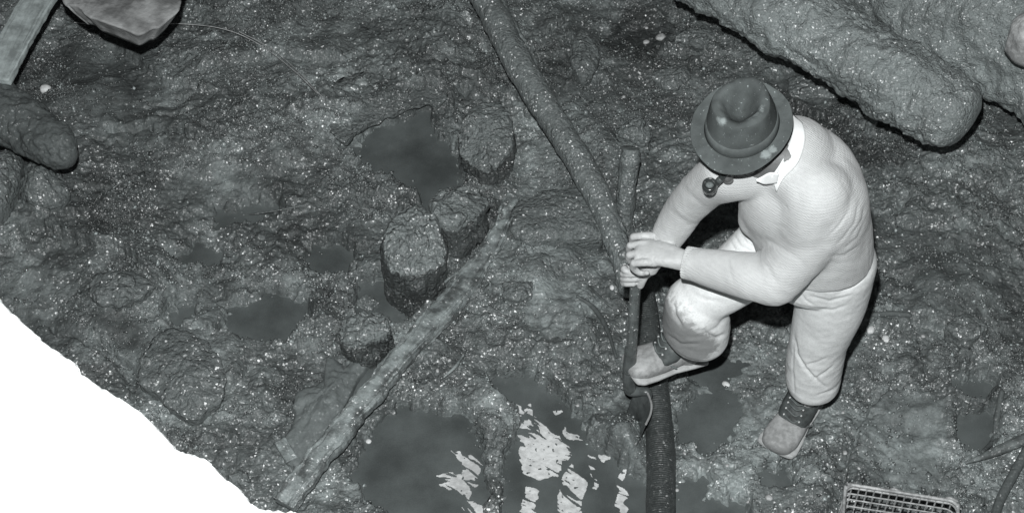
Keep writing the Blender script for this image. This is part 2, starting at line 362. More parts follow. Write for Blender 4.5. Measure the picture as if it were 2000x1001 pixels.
def build_ground():
    fx = np.arange(-2.35, 2.351, .0052); fy = np.arange(2.85, 5.95, .0052)
    def ext(a, lim_lo, lim_hi):
        lo, hi = [], []; s = .012; p = a[0]
        while p > lim_lo: p -= s; lo.append(p); s *= 1.22
        s = .012; p = a[-1]
        while p < lim_hi: p += s; hi.append(p); s *= 1.22
        return np.r_[lo[::-1], a, hi]
    gx, gy = ext(fx, -80, 80), ext(fy, -80, 90)
    X, Y = np.meshgrid(gx, gy, indexing='ij')
    inb = (Y > 2.3) & (Y < 7.5) & (np.abs(X) < 3)
    px = np.full(X.shape, -9e3); py = px.copy()
    px[inb], py[inb] = to_px(X[inb], Y[inb], 0)
    far = np.maximum(np.abs(X)-2.6, np.maximum(2.6-Y, Y-6.3)); fade = 1-sm(0, 1.5, far)
    Z = .05*fbm(X*.9, Y*.9, oct=2, seed=1)
    x0, x1 = X+.03*noise(X*6, Y*6, seed=3), Y+.03*noise(X*6, Y*6, seed=4)
    Z += .040*fbm(x0*3.1, x1*3.1, oct=3, seed=11)
    rid = np.abs(noise(x0*8, x1*8, seed=21)); Z += .016*(1-2*rid)*.6
    det = fbm(X*17, Y*17, oct=3, seed=31, gain=.6); 
    rid2 = np.abs(noise(x0*22, x1*26, seed=41)); 
    rid3 = np.abs(noise(x0*55, x1*60, seed=51))
    lump = fbm(X*1.7+5, Y*1.7, oct=2, seed=61); lumpw = sm(-.3, .35, lump)
    # fibrous combing in places
    fibw = sm(.1, .45, noise(X*1.3+9, Y*1.3, seed=71)); ca, sa = math.cos(.5), math.sin(.5)
    fib = noise((X*ca+Y*sa)*9, (-X*sa+Y*ca)*70, seed=72)
    smo = np.zeros(X.shape); tone = np.ones(X.shape)
    for cx, cy, rx, ry, ro, s_, t_ in CLEAN:
        u = (px-cx)*math.cos(ro)+(py-cy)*math.sin(ro); v = -(px-cx)*math.sin(ro)+(py-cy)*math.cos(ro)
        q = (u/rx)**2+(v/ry)**2 + .5*noise(X*7, Y*7, seed=81)+.3*noise(X*20, Y*20, seed=82)
        k = 1-sm(.35, 1.3, q); smo = np.maximum(smo, k*s_); tone *= 1+(t_-1)*k
    rough_amt = (1-smo*.75)
    Z += rough_amt*(.014*det*(.4+lumpw) + .005*(.35-rid2)*lumpw*2 + .004*(.35-rid3)*(.5+lumpw) + .006*fib*fibw)*fade + .03*fibw*fade*.2
    Z += .0028*noise(X*95, Y*95, seed=91)*rough_amt*fade
    for bx_, by_, br_, bh_ in BUMPS: Z += bh_*np.exp(-((px-bx_)**2+(py-by_)**2)/br_**2)
    wx = px+16*noise(X*9, Y*9, seed=95)+12*noise(X*28, Y*28, seed=96)+6*noise(X*70, Y*70, seed=98); wy = py+16*noise(X*9, Y*9, seed=97)+12*noise(X*28, Y*28, seed=99)+6*noise(X*70, Y*70, seed=94)
    for pl, hgt, dec, gr in LEDGES:
        xs = [p[0] for p in pl]; ys = [p[1] for p in pl]
        k = (px > min(xs)-3*dec) & (px < max(xs)+3*dec) & (py > min(ys)-3*dec) & (py < max(ys)+3*dec)
        d, s = segd(wx[k]*.6+px[k]*.4, wy[k]*.6+py[k]*.4, pl)
        up_ = sm(2.5, -2.5, s)
        endf = 1-sm(dec*.2, dec*1.2, np.maximum(0, np.maximum(min(xs)-px[k], px[k]-max(xs)))*2)
        Z[k] += (hgt*up_*np.exp(-(d/dec)**2*1.5))*endf - gr*np.exp(-(d/4.0)**2)
    dm = np.full(X.shape, 1e9); lvm = np.full(X.shape, -.03); dl = []
    for pl, lv in POOLS:
        xs = [p[0] for p in pl]; ys = [p[1] for p in pl]
        k = (px > min(xs)-110) & (px < max(xs)+110) & (py > min(ys)-110) & (py < max(ys)+110)
        d = polyd(wx[k], wy[k], pl)
        if lv > -.04 and max(ys) > 1000: d = d + 18*noise(X[k]*7, Y[k]*9, seed=123)+8
        dl.append((k, d, lv)); c_ = dm[k]; lvm[k] = np.where(d < c_, lv, lvm[k]); dm[k] = np.minimum(c_, d)
    wall = (sm(4, 16, dm)*(1-sm(80, 110, dm)))
    Z = np.where(dm < 110, np.maximum(Z, (lvm+.012+.006*noise(X*40, Y*40, seed=55))*wall+Z*(1-wall)), Z)
    for k, d, lv in dl:
        inside = sm(12, -10, d)
        Z[k] = Z[k]*(1-inside*.95) + (lv-.020)*inside
        smo[k] = np.maximum(smo[k], inside*.6)
    # small grit tone variation
    tone *= np.exp(.6*noise(X*2.2, Y*2.2, seed=131)+.60*noise(X*7, Y*7, seed=132)+.40*noise(X*22, Y*22, seed=133)+.25*noise(X*60, Y*60, seed=134))
    nx, ny = X.shape
    V = np.stack([X, Y, Z], -1).reshape(-1, 3)
    i, j = np.meshgrid(np.arange(nx-1), np.arange(ny-1), indexing='ij')
    Q = np.stack([i*ny+j, (i+1)*ny+j, (i+1)*ny+j+1, i*ny+j+1], -1).reshape(-1, 4)
    me = bpy.data.meshes.new('mud_ground'); n = len(Q)
    me.vertices.add(len(V)); me.vertices.foreach_set('co', V.astype(np.float32).ravel())
    me.loops.add(n*4); me.loops.foreach_set('vertex_index', Q.ravel().astype(np.int32))
    me.polygons.add(n); me.polygons.foreach_set('loop_start', np.arange(0, n*4, 4, dtype=np.int32)); me.update(calc_edges=True)
    for nm, arr in (('smoothness', smo), ('tone', np.clip(tone, .3, 2.2))):
        a = me.attributes.new(nm, 'FLOAT', 'POINT'); a.data.foreach_set('value', arr.ravel().astype(np.float32))
    o = link('mud_ground', me, M['ground']); tag(o, kind='structure')
    return gx, gy, Z, smo, dm, tone
GX, GY, GZ, GSM, GDM, GTN = build_ground()
def gz(x, y):
    i = min(max(np.searchsorted(GX, x)-1, 0), len(GX)-2); j = min(max(np.searchsorted(GY, y)-1, 0), len(GY)-2)
    return float(GZ[i, j])
def G(px, py, dz=0):
    """point on the ground seen at that pixel"""
    z = 0.0
    for _ in range(4):
        p = P(px, py, z); z = z*.4+gz(p.x, p.y)*.6
    p = P(px, py, z); return Vector((p.x, p.y, z+dz))

for pl, lv in POOLS:
    a_ = P(min(p[0] for p in pl)-60, max(p[1] for p in pl)+60, lv); b_ = P(max(p[0] for p in pl)+60, min(p[1] for p in pl)-60, lv)
    gx_ = np.arange(min(a_.x, P(min(p[0] for p in pl)-60, min(p[1] for p in pl), lv).x), b_.x+.1, .02); gy_ = np.arange(a_.y, b_.y, .02); X_, Y_ = np.meshgrid(gx_, gy_, indexing='ij')
    q_ = to_px(X_, Y_, lv); k_ = polyd(q_[0], q_[1], pl) < 42; i_, j_ = np.nonzero(k_[:-1, :-1]); ny_ = len(gy_)
    Q_ = np.stack([i_*ny_+j_, (i_+1)*ny_+j_, (i_+1)*ny_+j_+1, i_*ny_+j_+1], -1); u_, inv_ = np.unique(Q_.ravel(), return_inverse=True)
    V_ = np.stack([X_, Y_, np.full(X_.shape, lv)], -1).reshape(-1, 3)[u_]
    tag(link('puddle', mesh_np('puddle', V_, inv_.reshape(-1, 4)), M['water'], smooth=False), kind='structure')

def gravel():
    n = 130000; g = np.random.default_rng(12)
    x = g.uniform(-2.25, 2.25, n); y = g.uniform(2.95, 5.85, n)
    i = np.clip(np.searchsorted(GX, x)-1, 0, len(GX)-2); j = np.clip(np.searchsorted(GY, y)-1, 0, len(GY)-2)
    cl = noise(x*2.6, y*2.6, seed=301)+.7*noise(x*9, y*9, seed=302)
    keep = ((GDM[i, j] > 5) | ((GDM[i, j] > -14) & (g.random(n) < .10))) & (g.random(n) < sm(-.35, .4, cl)*(1-GSM[i, j]*.9)+.06)
    x, y, i, j = x[keep], y[keep], i[keep], j[keep]; n = len(x); z = np.maximum(GZ[i, j], np.where(GDM[i, j] < 9, -.036, -9))
    B = np.array([(1,0,0),(-1,0,0),(0,1,0),(0,-1,0),(0,0,1),(0,0,-1)], float); T = np.array([(0,2,4),(2,1,4),(1,3,4),(3,0,4),(2,0,5),(1,2,5),(3,1,5),(0,3,5)])
    r = np.exp(g.normal(math.log(.0042), .38, n)); V = B[None]*(1+.35*g.normal(size=(n, 6, 1)))*r[:, None, None]*g.uniform(.6, 1.2, (n, 1, 3))
    a, b_ = g.uniform(0, 6.28, n), g.normal(0, .6, n); ca, sa, cb, sb = np.cos(a), np.sin(a), np.cos(b_), np.sin(b_)
    X = V[..., 0]*cb[:, None]+V[..., 2]*sb[:, None]; Zz = -V[..., 0]*sb[:, None]+V[..., 2]*cb[:, None]; Y = V[..., 1]
    W = np.stack([X*ca[:, None]-Y*sa[:, None]+x[:, None], X*sa[:, None]+Y*ca[:, None]+y[:, None], Zz+(z+r*.25)[:, None]], -1).reshape(-1, 3)
    Fq = (T[None]+(np.arange(n)*6)[:, None, None]).reshape(-1, 3)
    me = bpy.data.meshes.new('gravel'); m = len(Fq)
    me.vertices.add(len(W)); me.vertices.foreach_set('co', W.astype(np.float32).ravel()); me.loops.add(m*3); me.loops.foreach_set('vertex_index', Fq.ravel().astype(np.int32))
    me.polygons.add(m); me.polygons.foreach_set('loop_start', np.arange(0, m*3, 3, dtype=np.int32)); me.update(calc_edges=True)
    tn = np.clip(GTN[i, j]*np.exp(g.normal(0, .38, n)), .35, 2.6); tn = np.where(g.random(n) < .03, 3.2, tn)
    at = me.attributes.new('tone', 'FLOAT', 'POINT'); at.data.foreach_set('value', np.repeat(tn, 6).astype(np.float32))
    mt, nt, b, tc = base('wet_grit'); a2 = nt.nodes.new('ShaderNodeAttribute'); a2.attribute_name = 'tone'
    tint(nt, mathn(nt, 'MULTIPLY', a2.outputs['Fac'], .135), b); b.inputs['Roughness'].default_value = .5
    b.inputs['Coat Weight'].default_value = .8; b.inputs['Coat Roughness'].default_value = .38; b.inputs['Coat IOR'].default_value = 2.1
    tag(link('gravel', me, mt, smooth=False), 'gritty crumbs of wet mud and gravel strewn over the ground', 'gravel', kind='stuff')
gravel()

# ------------------------------------------------ snow bank at the rim, very near the flash
def snow_bank():
    # edge of the bank in photo px, at height ~2.6 m; the bank falls steeply to the pit floor behind it
    e = [(-420,330),(-200,420),(-60,520),(0,585),(45,628),(75,655),(132,695),(142,712),(200,752),(262,790),(300,828),(340,868),(392,885),(420,915),(455,940),(478,968),(500,984),(560,990),(588,1003),(640,1075),(760,1190),(980,1400)]
    E = catmull([(a, b, 0) for a, b in e], 420)[:, :2]
    zt = 2.55
    top = []
    for k, (a, b) in enumerate(E):
        a += 3.5*float(noise(k*.21, 3.3, seed=5))+2.5*float(noise(k*.55, 7.3, seed=6)); b += 4*float(noise(k*.25, 9.3, seed=7))
        top.append(np.array(P(a, b, zt)))
    top = np.array(top); T = np.gradient(top, axis=0); T /= np.linalg.norm(T, axis=1)[:, None]
    out = np.stack([T[:, 1], -T[:, 0], 0*T[:, 0]], -1)
    cen = np.array([P(900, 300, 0).x, P(900, 300, 0).y, 0])
    ov = out.mean(0); ov /= np.linalg.norm(ov)
    if ((cen-top[200])[:2]*ov[:2]).sum() < 0: ov = -ov
    out = np.tile(ov, (len(top), 1))
    rows = []
    prof = [(-6.0, -.25), (-3, -.1), (-1.5, -.02), (-.8, .0), (-.4, .01), (-.2, .012), (-.1, .010), (-.05, .005), (-.02, -.003), (0, -.012), (.01, -.035), (.012, -.09), (0, -.3), (-.05, -.9), (-.08, -1.6), (-.1, -2.7)]
    for off, dz in prof:
        r = top+out*off+np.array([0, 0, dz])
        if off < 0 and dz > -.5: r[:, 2] += .05*fbm(r[:, 0]*3, r[:, 1]*3, oct=3, seed=9)*min(1, -off*3)
        rows.append(r)
    V = np.array(rows); m, n = V.shape[:2]
    i, j = np.meshgrid(np.arange(m-1), np.arange(n-1), indexing='ij')
    Q = np.stack([i*n+j, i*n+j+1, (i+1)*n+j+1, (i+1)*n+j], -1).reshape(-1, 4)
    me = mesh_np('snow_bank', V.reshape(-1, 3), Q)
    bm = bmesh.new(); bm.from_mesh(me); bmesh.ops.recalc_face_normals(bm, faces=bm.faces); bm.to_mesh(me); bm.free()
    tag(link('snow_bank', me, M['snow']), kind='structure')
snow_bank()

# ------------------------------------------------ logs, planks, rocks
def nz(s, a, sd=0, oct=4, st=(1, 1, 1)):
    return lambda V: a*fbm(V[:, 0]*s*st[0], V[:, 1]*s*st[1], V[:, 2]*s*st[2], oct=oct, seed=sd, gain=.55)
def Pz(l): return [P(*p) for p in l]

o = tube('mud_covered_log', Pz([(1180,-170,.50),(1400,-42,.50),(1560,48,.51),(1700,125,.51),(1790,178,.50),(1868,226,.49)]), [(.125,.12),(.13,.12),(.138,.13),(.15,.14),(.155,.145),(.125,.12)],
     M['logmud'], n=140, rings=300, noise_fn=lambda V: nz(5, .020, 3)(V)+nz(15, .014, 4)(V)+nz(60, .005, 5)(V), capk=.5)
tag(o, 'thick mud-crusted log with rounded free end pointing right, above the man', 'log')
o = tube('bank_timber', Pz([(1440,-205,.36),(1640,-97,.36),(1800,-8,.37),(1915,45,.38),(2050,105,.38),(2250,230,.38)]), [(.20,.26),(.20,.27),(.19,.28),(.24,.28),(.25,.28),(.25,.28)],
     M['logmud'], n=150, rings=260, noise_fn=lambda V: nz(4.0, .04, 13)(V)+nz(15, .012, 14)(V)+nz(60, .004, 15)(V))
tag(o, 'huge mud-coated timber filling the top right corner behind the free-ended log', 'timber')
o = tube('broken_log', Pz([(-120,110,.34),(-20,205,.33),(50,245,.33),(100,285,.36),(126,308,.36)]), [(.10,.10),(.105,.10),(.10,.095),(.075,.075),(.048,.05)],
     M['darkwood'], n=90, rings=130, noise_fn=lambda V: nz(9, .018, 23)(V)+nz(40, .006, 24)(V), capk=.6)
tag(o, 'dark tapering log poking in from the left edge below the plank', 'log')
o = tube('weathered_plank', Pz([(150,-110,.47),(75,0,.45),(33,75,.43),(-8,158,.41)]), [(.064,.016),(.064,.016),(.062,.016),(.056,.016)], M['plank'], smooth=True, n=40, rings=60, caps='ff', sup=7,
     noise_fn=nz(22, .004, 33))
tag(o, 'pale weathered plank sloping down at the top left corner', 'plank')

def slab(name, outline, z0, th, mat, under=1.0, nscale=9, namp=.012, res=.012, seed=0, taper=.0, crown=.2):
    """chunk with an irregular outline: rings shrink towards the top centre; real depth below"""
    E = catmull([(a, b, 0) for a, b in outline+[outline[0]]], 130)[:-1, :2]
    top = np.array([P(a, b, z0) for a, b in E]); c = top.mean(0); n = len(top)
    rows = []
    for k in range(7): rows.append(c+(top-c)*(under+(1-under)*k/7)+np.array([0, 0, -th*(1-k/7)]))
    for s in np.linspace(1, .02, 26):
        r = c+(top-c)*s; r[:, 2] = z0+crown*th*(1-s**2.5)-.03*th*(s > .98); rows.append(r)
    V = np.array(rows); m = len(rows); Vf = V.reshape(-1, 3)
    d = Vf-c; d /= np.linalg.norm(d, axis=1)[:, None]+1e-9; d[:, 2] = np.abs(d[:, 2])*.6+.4
    Vf = Vf+d*(namp*fbm(Vf[:, 0]*nscale, Vf[:, 1]*nscale, Vf[:, 2]*nscale, oct=5, seed=seed, gain=.6))[:, None]
    i, j = np.meshgrid(np.arange(m-1), np.arange(n), indexing='ij'); j2 = (j+1) % n
    Q = [tuple(q) for q in np.stack([i*n+j, i*n+j2, (i+1)*n+j2, (i+1)*n+j], -1).reshape(-1, 4)]+[tuple(range(n))[::-1], tuple((m-1)*n+k for k in range(n))]
    me = mesh_np(name, Vf, Q); bm = bmesh.new(); bm.from_mesh(me); bmesh.ops.recalc_face_normals(bm, faces=bm.faces); bm.to_mesh(me); bm.free()
    return link(name, me, mat)
o = slab('rock_slab', [(60,-140),(116,-6),(130,8),(150,13),(170,30),(195,38),(240,56),(262,66),(276,67),(300,54),(312,52),(330,36),(346,20),(353,-2),(362,-40),(330,-140)], .62, .10, M['rock'], nscale=7, namp=.010, seed=3, crown=.03, under=.7)
tag(o, 'pale angular rock slab jutting in at the top beside the plank', 'rock')
o = slab('dark_rock', [(38,350),(60,322),(110,330),(130,365),(118,396),(70,400),(45,388)], .10, .16, M['clay'], nscale=9, namp=.02, seed=8, crown=.5)
tag(o, 'dark rounded rock sitting under the tip of the left log', 'rock')
o = slab('clay_block', [(1002,438),(1010,400),(1060,372),(1130,368),(1178,400),(1184,440),(1172,462),(1100,462),(1040,474),(1020,462)], .085, .14, M['clay'], nscale=7, namp=.022, seed=12, crown=.15, under=.88)
tag(o, 'flat-topped mud block lying left of the long muddy pole', 'block')
o = slab('clay_block', [(262,740),(275,690),(320,650),(390,655),(430,700),(432,770),(405,800),(376,818),(330,790)], .065, .10, M['clay'], nscale=7, namp=.02, seed=14, crown=.2, under=.85)
tag(o, 'rounded clay lump on the mud just above the white snow bank', 'clay lump')
o = slab('round_stone', [(1972,60),(1978,42),(1995,30),(2030,30),(2050,60),(2030,90),(1995,84)], .72, .10, M['pebble'], nscale=12, namp=.006, seed=4, crown=.6)
tag(o, 'smooth rounded stone on the timber at the right edge', 'stone')
o = slab('dark_rock', [(-60,300),(0,290),(42,300),(36,345),(10,400),(-40,430)], .14, .2, M['clay'], nscale=9, namp=.02, seed=28, crown=.3)
tag(o, 'dark rock cut by the left edge below the left log', 'rock')

o = slab('mud_shelf', [(640,256),(652,264),(664,276),(676,276),(690,258),(705,250),(722,238),(740,233),(752,222),(772,220),(785,212),(802,204),(820,202),(838,196),(862,202),(870,180),(840,150),(760,130),(690,140),(640,190)], .065, .03, M['clay'], nscale=9, namp=.020, seed=77, crown=.1, under=.93)
tag(o, kind='structure')
# stumps (upright pile tops)
def stump(outline, z0, top_h, seed, label, sink=.14, crown=.35, jag=.03):
    E = catmull([(a, b, 0) for a, b in outline+[outline[0]]], 150)[:-1, :2]
    top = np.array([P(a, b, z0) for a, b in E]); c = top.mean(0); n = len(top); rows = []
    H = z0+sink
    for k in np.linspace(0, 1, 40): rows.append(c+(top-c)*(.90+.10*k)+np.array([0, 0, -H*(1-k)]))
    for s in np.linspace(.98, .02, 34):
        r = c+(top-c)*s; r[:, 2] = z0+top_h*(1-s**3); rows.append(r)
    V = np.array(rows); m = len(rows); Vf = V.reshape(-1, 3)
    rad = Vf-c; rad[:, 2] = 0; rl = np.linalg.norm(rad, axis=1)[:, None]; rad /= rl+1e-6
    side = sm(z0+.01, z0-.03, Vf[:, 2]); ang = np.arctan2(Vf[:, 1]-c[1], Vf[:, 0]-c[0])
    groove = np.abs(noise(np.cos(ang)*5, np.sin(ang)*5, Vf[:, 2]*2.5, seed=seed))
    Vf = Vf+rad*(side*(.028*(.4-groove))+ .016*fbm(Vf[:, 0]*9, Vf[:, 1]*9, Vf[:, 2]*9, oct=5, seed=seed+1, gain=.5))[:, None]*np.minimum(1, rl/.03)
    tx, ty = math.cos(seed*1.7), math.sin(seed*1.7); rr0 = rl.max(); pl_ = ((Vf[:, 0]-c[0])*tx+(Vf[:, 1]-c[1])*ty)/rr0
    Vf[:, 2] += (1-side)*(.55*jag*fbm(Vf[:, 0]*9, Vf[:, 1]*9, 0.3, oct=5, seed=seed+2, gain=.55)+.030*pl_+.022*np.sign(pl_+.25+.5*noise(Vf[:, 0]*20, Vf[:, 1]*20, seed=seed))*(np.abs(pl_) < .9))
    i, j = np.meshgrid(np.arange(m-1), np.arange(n), indexing='ij'); j2 = (j+1) % n
    Q = [tuple(q) for q in np.stack([i*n+j, i*n+j2, (i+1)*n+j2, (i+1)*n+j], -1).reshape(-1, 4)]+[tuple(range(n))[::-1], tuple((m-1)*n+k for k in range(n))]
    me = mesh_np('timber_stump', Vf, Q); bm = bmesh.new(); bm.from_mesh(me); bmesh.ops.recalc_face_normals(bm, faces=bm.faces); bm.to_mesh(me); bm.free()
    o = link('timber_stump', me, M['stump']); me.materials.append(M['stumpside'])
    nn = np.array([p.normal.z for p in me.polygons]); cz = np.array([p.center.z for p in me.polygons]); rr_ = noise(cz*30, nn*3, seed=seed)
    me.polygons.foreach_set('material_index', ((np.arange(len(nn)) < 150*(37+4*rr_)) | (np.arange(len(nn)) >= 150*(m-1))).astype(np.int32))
    return tag(o, label, 'stump', 'row of rotten timber stumps')
stump([(905,300),(902,250),(925,222),(975,215),(998,245),(1000,295),(975,318),(935,322)], .12, .02, 41, 'topmost stump of the row, square and mud-capped, beside the dark pool')
stump([(845,430),(842,400),(862,372),(905,352),(944,365),(946,400),(930,425),(890,445)], .20, .02, 47, 'split-topped stump with a crack, second from the top of the row', jag=.045)
stump([(752,500),(750,465),(775,428),(812,410),(850,432),(866,468),(862,500),(820,525),(780,522)], .25, .03, 53, 'tallest stump of the row with a rough domed top', jag=.05)
stump([(672,655),(668,632),(690,605),(725,612),(748,622),(760,650),(735,668),(700,672)], .11, .02, 59, 'lowest and smallest stump, frayed and grooved, above the diagonal beam', jag=.05)

# diagonal beam
o = tube('diagonal_beam', Pz([(556,985,.05),(600,922,.07),(652,855,.08),(712,782,.085),(772,710,.085),(842,633,.075),(905,560,.06),(962,478,.04),(1002,388,.025)]),
     [(.042,.022),(.042,.022),(.038,.022),(.040,.022),(.036,.022),(.040,.022),(.042,.022),(.036,.022),(.024,.02)], M['beam'], n=90, rings=520, sup=6, caps='ff',
     noise_fn=lambda V: nz(9, .010, 63)(V)+nz(60, .0025, 64)(V)+.006*noise((V[:, 0]*.6+V[:, 1]*.8)*8, (V[:, 0]*.8-V[:, 1]*.6)*90, V[:, 2]*60, seed=66))
tag(o, 'long splintery beam lying diagonally in the mud from bottom left to the stumps', 'beam')
o = slab('sunken_board', [(548,868),(572,822),(588,770),(628,742),(640,700),(678,704),(710,680),(742,676),(700,740),(650,820),(600,890),(566,905)], .008, .05, M['smoothclay'], nscale=8, namp=.022, seed=71, crown=.5)
tag(o, 'smooth clay-slicked board half sunk along the upper side of the diagonal beam', 'board')
o = tube('wood_offcut', [G(548,866,.02), G(572,905,.02)], [(.022,.008)], M['beam'], n=24, rings=20, sup=5, caps='ff'); tag(o, 'short dark wood offcut standing at the lower end of the beam', 'offcut')

# long pole
o = tube('muddy_pole', Pz([(915,-70,.28),(975,52,.26),(1040,170,.23),(1110,280,.2),(1170,385,.16),(1208,480,.12),(1228,560,.06)]), [.056,.056,.053,.052,.049,.045,.04], M['polemud'], n=72, rings=320,
     noise_fn=lambda V: nz(6, .006, 81)(V)+nz(45, .003, 82)(V))
tag(o, 'long round muddy pole running from the top edge down to the hands', 'pole')
o = tube('side_branch', Pz([(962,-30,.25),(990,40,.22),(1030,110,.17),(1062,175,.12)]), [.03,.03,.027,.015], M['polemud'], n=40, rings=80, noise_fn=nz(20, .008, 83))
tag(o, 'short mud-covered branch hugging the right side of the long pole near the top', 'branch')
o = tube('leaning_stake', Pz([(1218,440,-.02),(1222,380,.10),(1228,325,.20),(1232,290,.26)]), [.034,.036,.036,.035], M['polemud'], n=48, rings=90, noise_fn=nz(20, .006, 84), caps='rf')
tag(o, 'short dark stake leaning up behind the hands between pole and sleeve', 'stake')
o = slab('clod', [(1205,262),(1215,240),(1250,236),(1275,252),(1265,272),(1225,276)], .05, .1, M['stump'], nscale=14, namp=.02, seed=91, crown=.5)
tag(o, 'dark clod of mud just above the leaning stake', 'clod')
o = slab('clod', [(1690,222),(1700,206),(1716,212),(1714,232),(1698,244)], .05, .06, M['stump'], nscale=20, namp=.01, seed=92, crown=.5)
tag(o, 'small clod standing in the dark ground right of the hat', 'clod')

for cx_, cy_, rx_, ry_, zz, sd_, nm_, lb_ in (
   (1312,150,34,26,.05,201,'mud_covered_stone','mud-covered stone in the ground left of the hat crown'), (1040,207,24,18,.05,202,'clod','small ring-shaped clod left of the long pole'),
   (722,592,22,14,.06,203,'clod','small clod just above the smallest stump'), (1368,72,44,24,.05,204,'mud_covered_stone','smooth dark stone in the hollow below the big log'),
   (1140,112,26,48,.05,205,'clod','tall dark clod right of the long pole near the top'), (1600,170,60,26,.04,206,'mud_covered_stone','flat dark stone between the hat and the big log'),
   (470,935,26,16,.04,207,'clod','clod at the tip of the white snow bank below'), (1405,655,1,1,.0,0,'',''),
   (230,560,60,34,.04,208,'clod','broad low clod at the left above the snow bank'), (1010,565,34,20,.03,209,'clod','low clod right of the middle of the diagonal beam'),
   (1890,640,40,22,.04,210,'clod','clod far right level with the standing knee'), (1790,420,46,24,.04,211,'clod','clod right of the man level with his elbow')):
    if rx_ < 5: continue
    g_ = np.random.default_rng(sd_); ol = [(cx_+rx_*math.cos(a_)*g_.uniform(.75, 1.15), cy_+ry_*math.sin(a_)*g_.uniform(.75, 1.15)) for a_ in np.linspace(0, 2*math.pi, 9)[:-1]]
    zg = G(cx_, cy_).z; o = slab(nm_, ol, zg+.022, .07, M['clay'], nscale=14, namp=.014, seed=sd_, crown=.35, under=.9); tag(o, lb_, 'clod' if nm_ == 'clod' else 'stone')
# sticks, roots, string
def sticky(name, pts, r, mat, label, cat, lift=.012, rings=50, n=14, **k):
    return tag(tube(name, [G(a, b, lift) for a, b in pts], r, mat, n=n, rings=rings, **k), label, cat)
sticky('grey_stick', [(1884,913),(1935,893),(2005,864),(2080,838)], [(.004,.004),(.016,.012),(.022,.016),(.022,.016)], M['stick'], 'pale grey stick with a pointed end entering at the right edge', 'stick', .03)
sticky('dark_root', [(2005,880),(1975,935),(1950,985),(1935,1040)], [.016,.017,.016,.014], M['darkwood'], 'dark root running down at the lower right edge', 'root', .012)
sticky('dark_root', [(1955,770),(1946,820),(1940,860),(1918,885)], [.010,.011,.01,.006], M['darkwood'], 'thin dark root above the pointed grey stick', 'root', .012)
sticky('curved_root', [(1128,582),(1160,605),(1185,645),(1203,700)], [.006,.009,.008,.005], M['root'], 'curved root in the mud left of the spade', 'root', .01)
sticky('thin_root', [(1150,560),(1180,590),(1200,606)], [.004,.004,.003], M['root'], 'thin straight root just above the curved root by the spade', 'root', .008)
sticky('short_stick', [(1702,618),(1740,616),(1775,619)], [.008,.011,.009], M['darkwood'], 'short dark stick right of the standing leg', 'stick', .012)
sticky('pale_reed', [(468,425),(530,417),(606,403)], [.003,.004,.002], M['stick'], 'pale straight reed across the left mud', 'reed', .012)
sticky('pale_reed', [(484,740),(502,730),(520,718)], [.004,.005,.003], M['stick'], 'short pale reed left of the sunken board', 'reed', .012)
sticky('pale_reed', [(955,612),(985,620),(1012,630)], [.004,.005,.004], M['stick'], 'short pale reed right of the beam', 'reed', .012)
sticky('pale_reed', [(1830,960),(1822,972)], [.004], M['stick'], 'tiny reed beside the wire basket', 'reed', .012)
def rawline(pts): 
    return [Vector(G(a, b, .02)) for a, b in pts]
sticky('loose_string', [(150,62),(230,70),(310,64),(400,68),(462,82),(520,112),(575,155),(622,200)], [.0016], M['string'], 'thin pale string looping over the mud below the rock slab', 'string', .05, rings=200, n=6)
sticky('loose_string', [(470,80),(530,112),(585,158),(632,208)], [.0012], M['string'], 'second shorter string running beside the looping one', 'string', .05, rings=120, n=6)
for pts, lab in (([(860,565),(885,545),(905,535)], 'splinter on the upper edge of the beam'), ([(868,742),(890,722),(905,700)], 'dark splinter right of the beam middle')):
    sticky('splinter', pts, [.004,.006,.003], M['beam'], lab, 'splinter', .02)

# pebbles and chips
def pebble(px, py, r, mat, seed, flat=.7):
    V, Fq = ellipsoid((0, 0, 0), (r, r*random.uniform(.7, .95), r*flat), Matrix.Rotation(random.uniform(0, 3), 3, 'Z'), 2)
    V = np.array([tuple(v) for v in V]); V *= (1+.35*noise(V[:, 0]/r*1.1+seed, V[:, 1]/r*1.1, V[:, 2]/r*1.1))[:, None]
    p = G(px, py, r*.3); o = link('pebble', mesh_np('pebble', V, Fq), mat); o.location = p; return o
named = [(90,176,13,'shell','round pale pebble between the plank and the left log','pebble'),
 (1680,608,15,'shell','largest white stone right of the standing leg','white stone'), (1700,646,10,'shell','white chip just below the largest white stone','white chip'),
 (1731,664,9,'shell','white chip farthest right below the largest white stone','white chip'), (1655,650,7,'shell','small white chip touching the standing trouser leg','white chip'),
 (1290,75,11,'pebble','pale stone in the dark hollow at the top centre right','pebble'), (1262,84,8,'pebble','smaller pale stone left of the one in the top hollow','pebble'),
 (1418,752,8,'shell','white pebble at the top of the puddle right of the hose','pebble'), (720,862,6,'shell','small white chip floating beside the beam in the lower pool','white chip'),
 (856,547,7,'shell','white chip beside the beam under the tallest stump','white chip'), (1195,562,6,'shell','white pebble left of the lower hand','pebble'),
 (1410,345,6,'pebble','pale pebble glimpsed between chest and far sleeve','pebble'), (1502,972,7,'pebble','pale pebble in the mud left of the wire basket','pebble'),
 (1965,739,7,'shell','white chip by the small dark puddle at the right','white chip')]
for i, (a, b, rpx, m_, lab, cat) in enumerate(named):
    r = rpx/560; tag(pebble(a, b, r, M[m_], i*3.7), lab, cat)
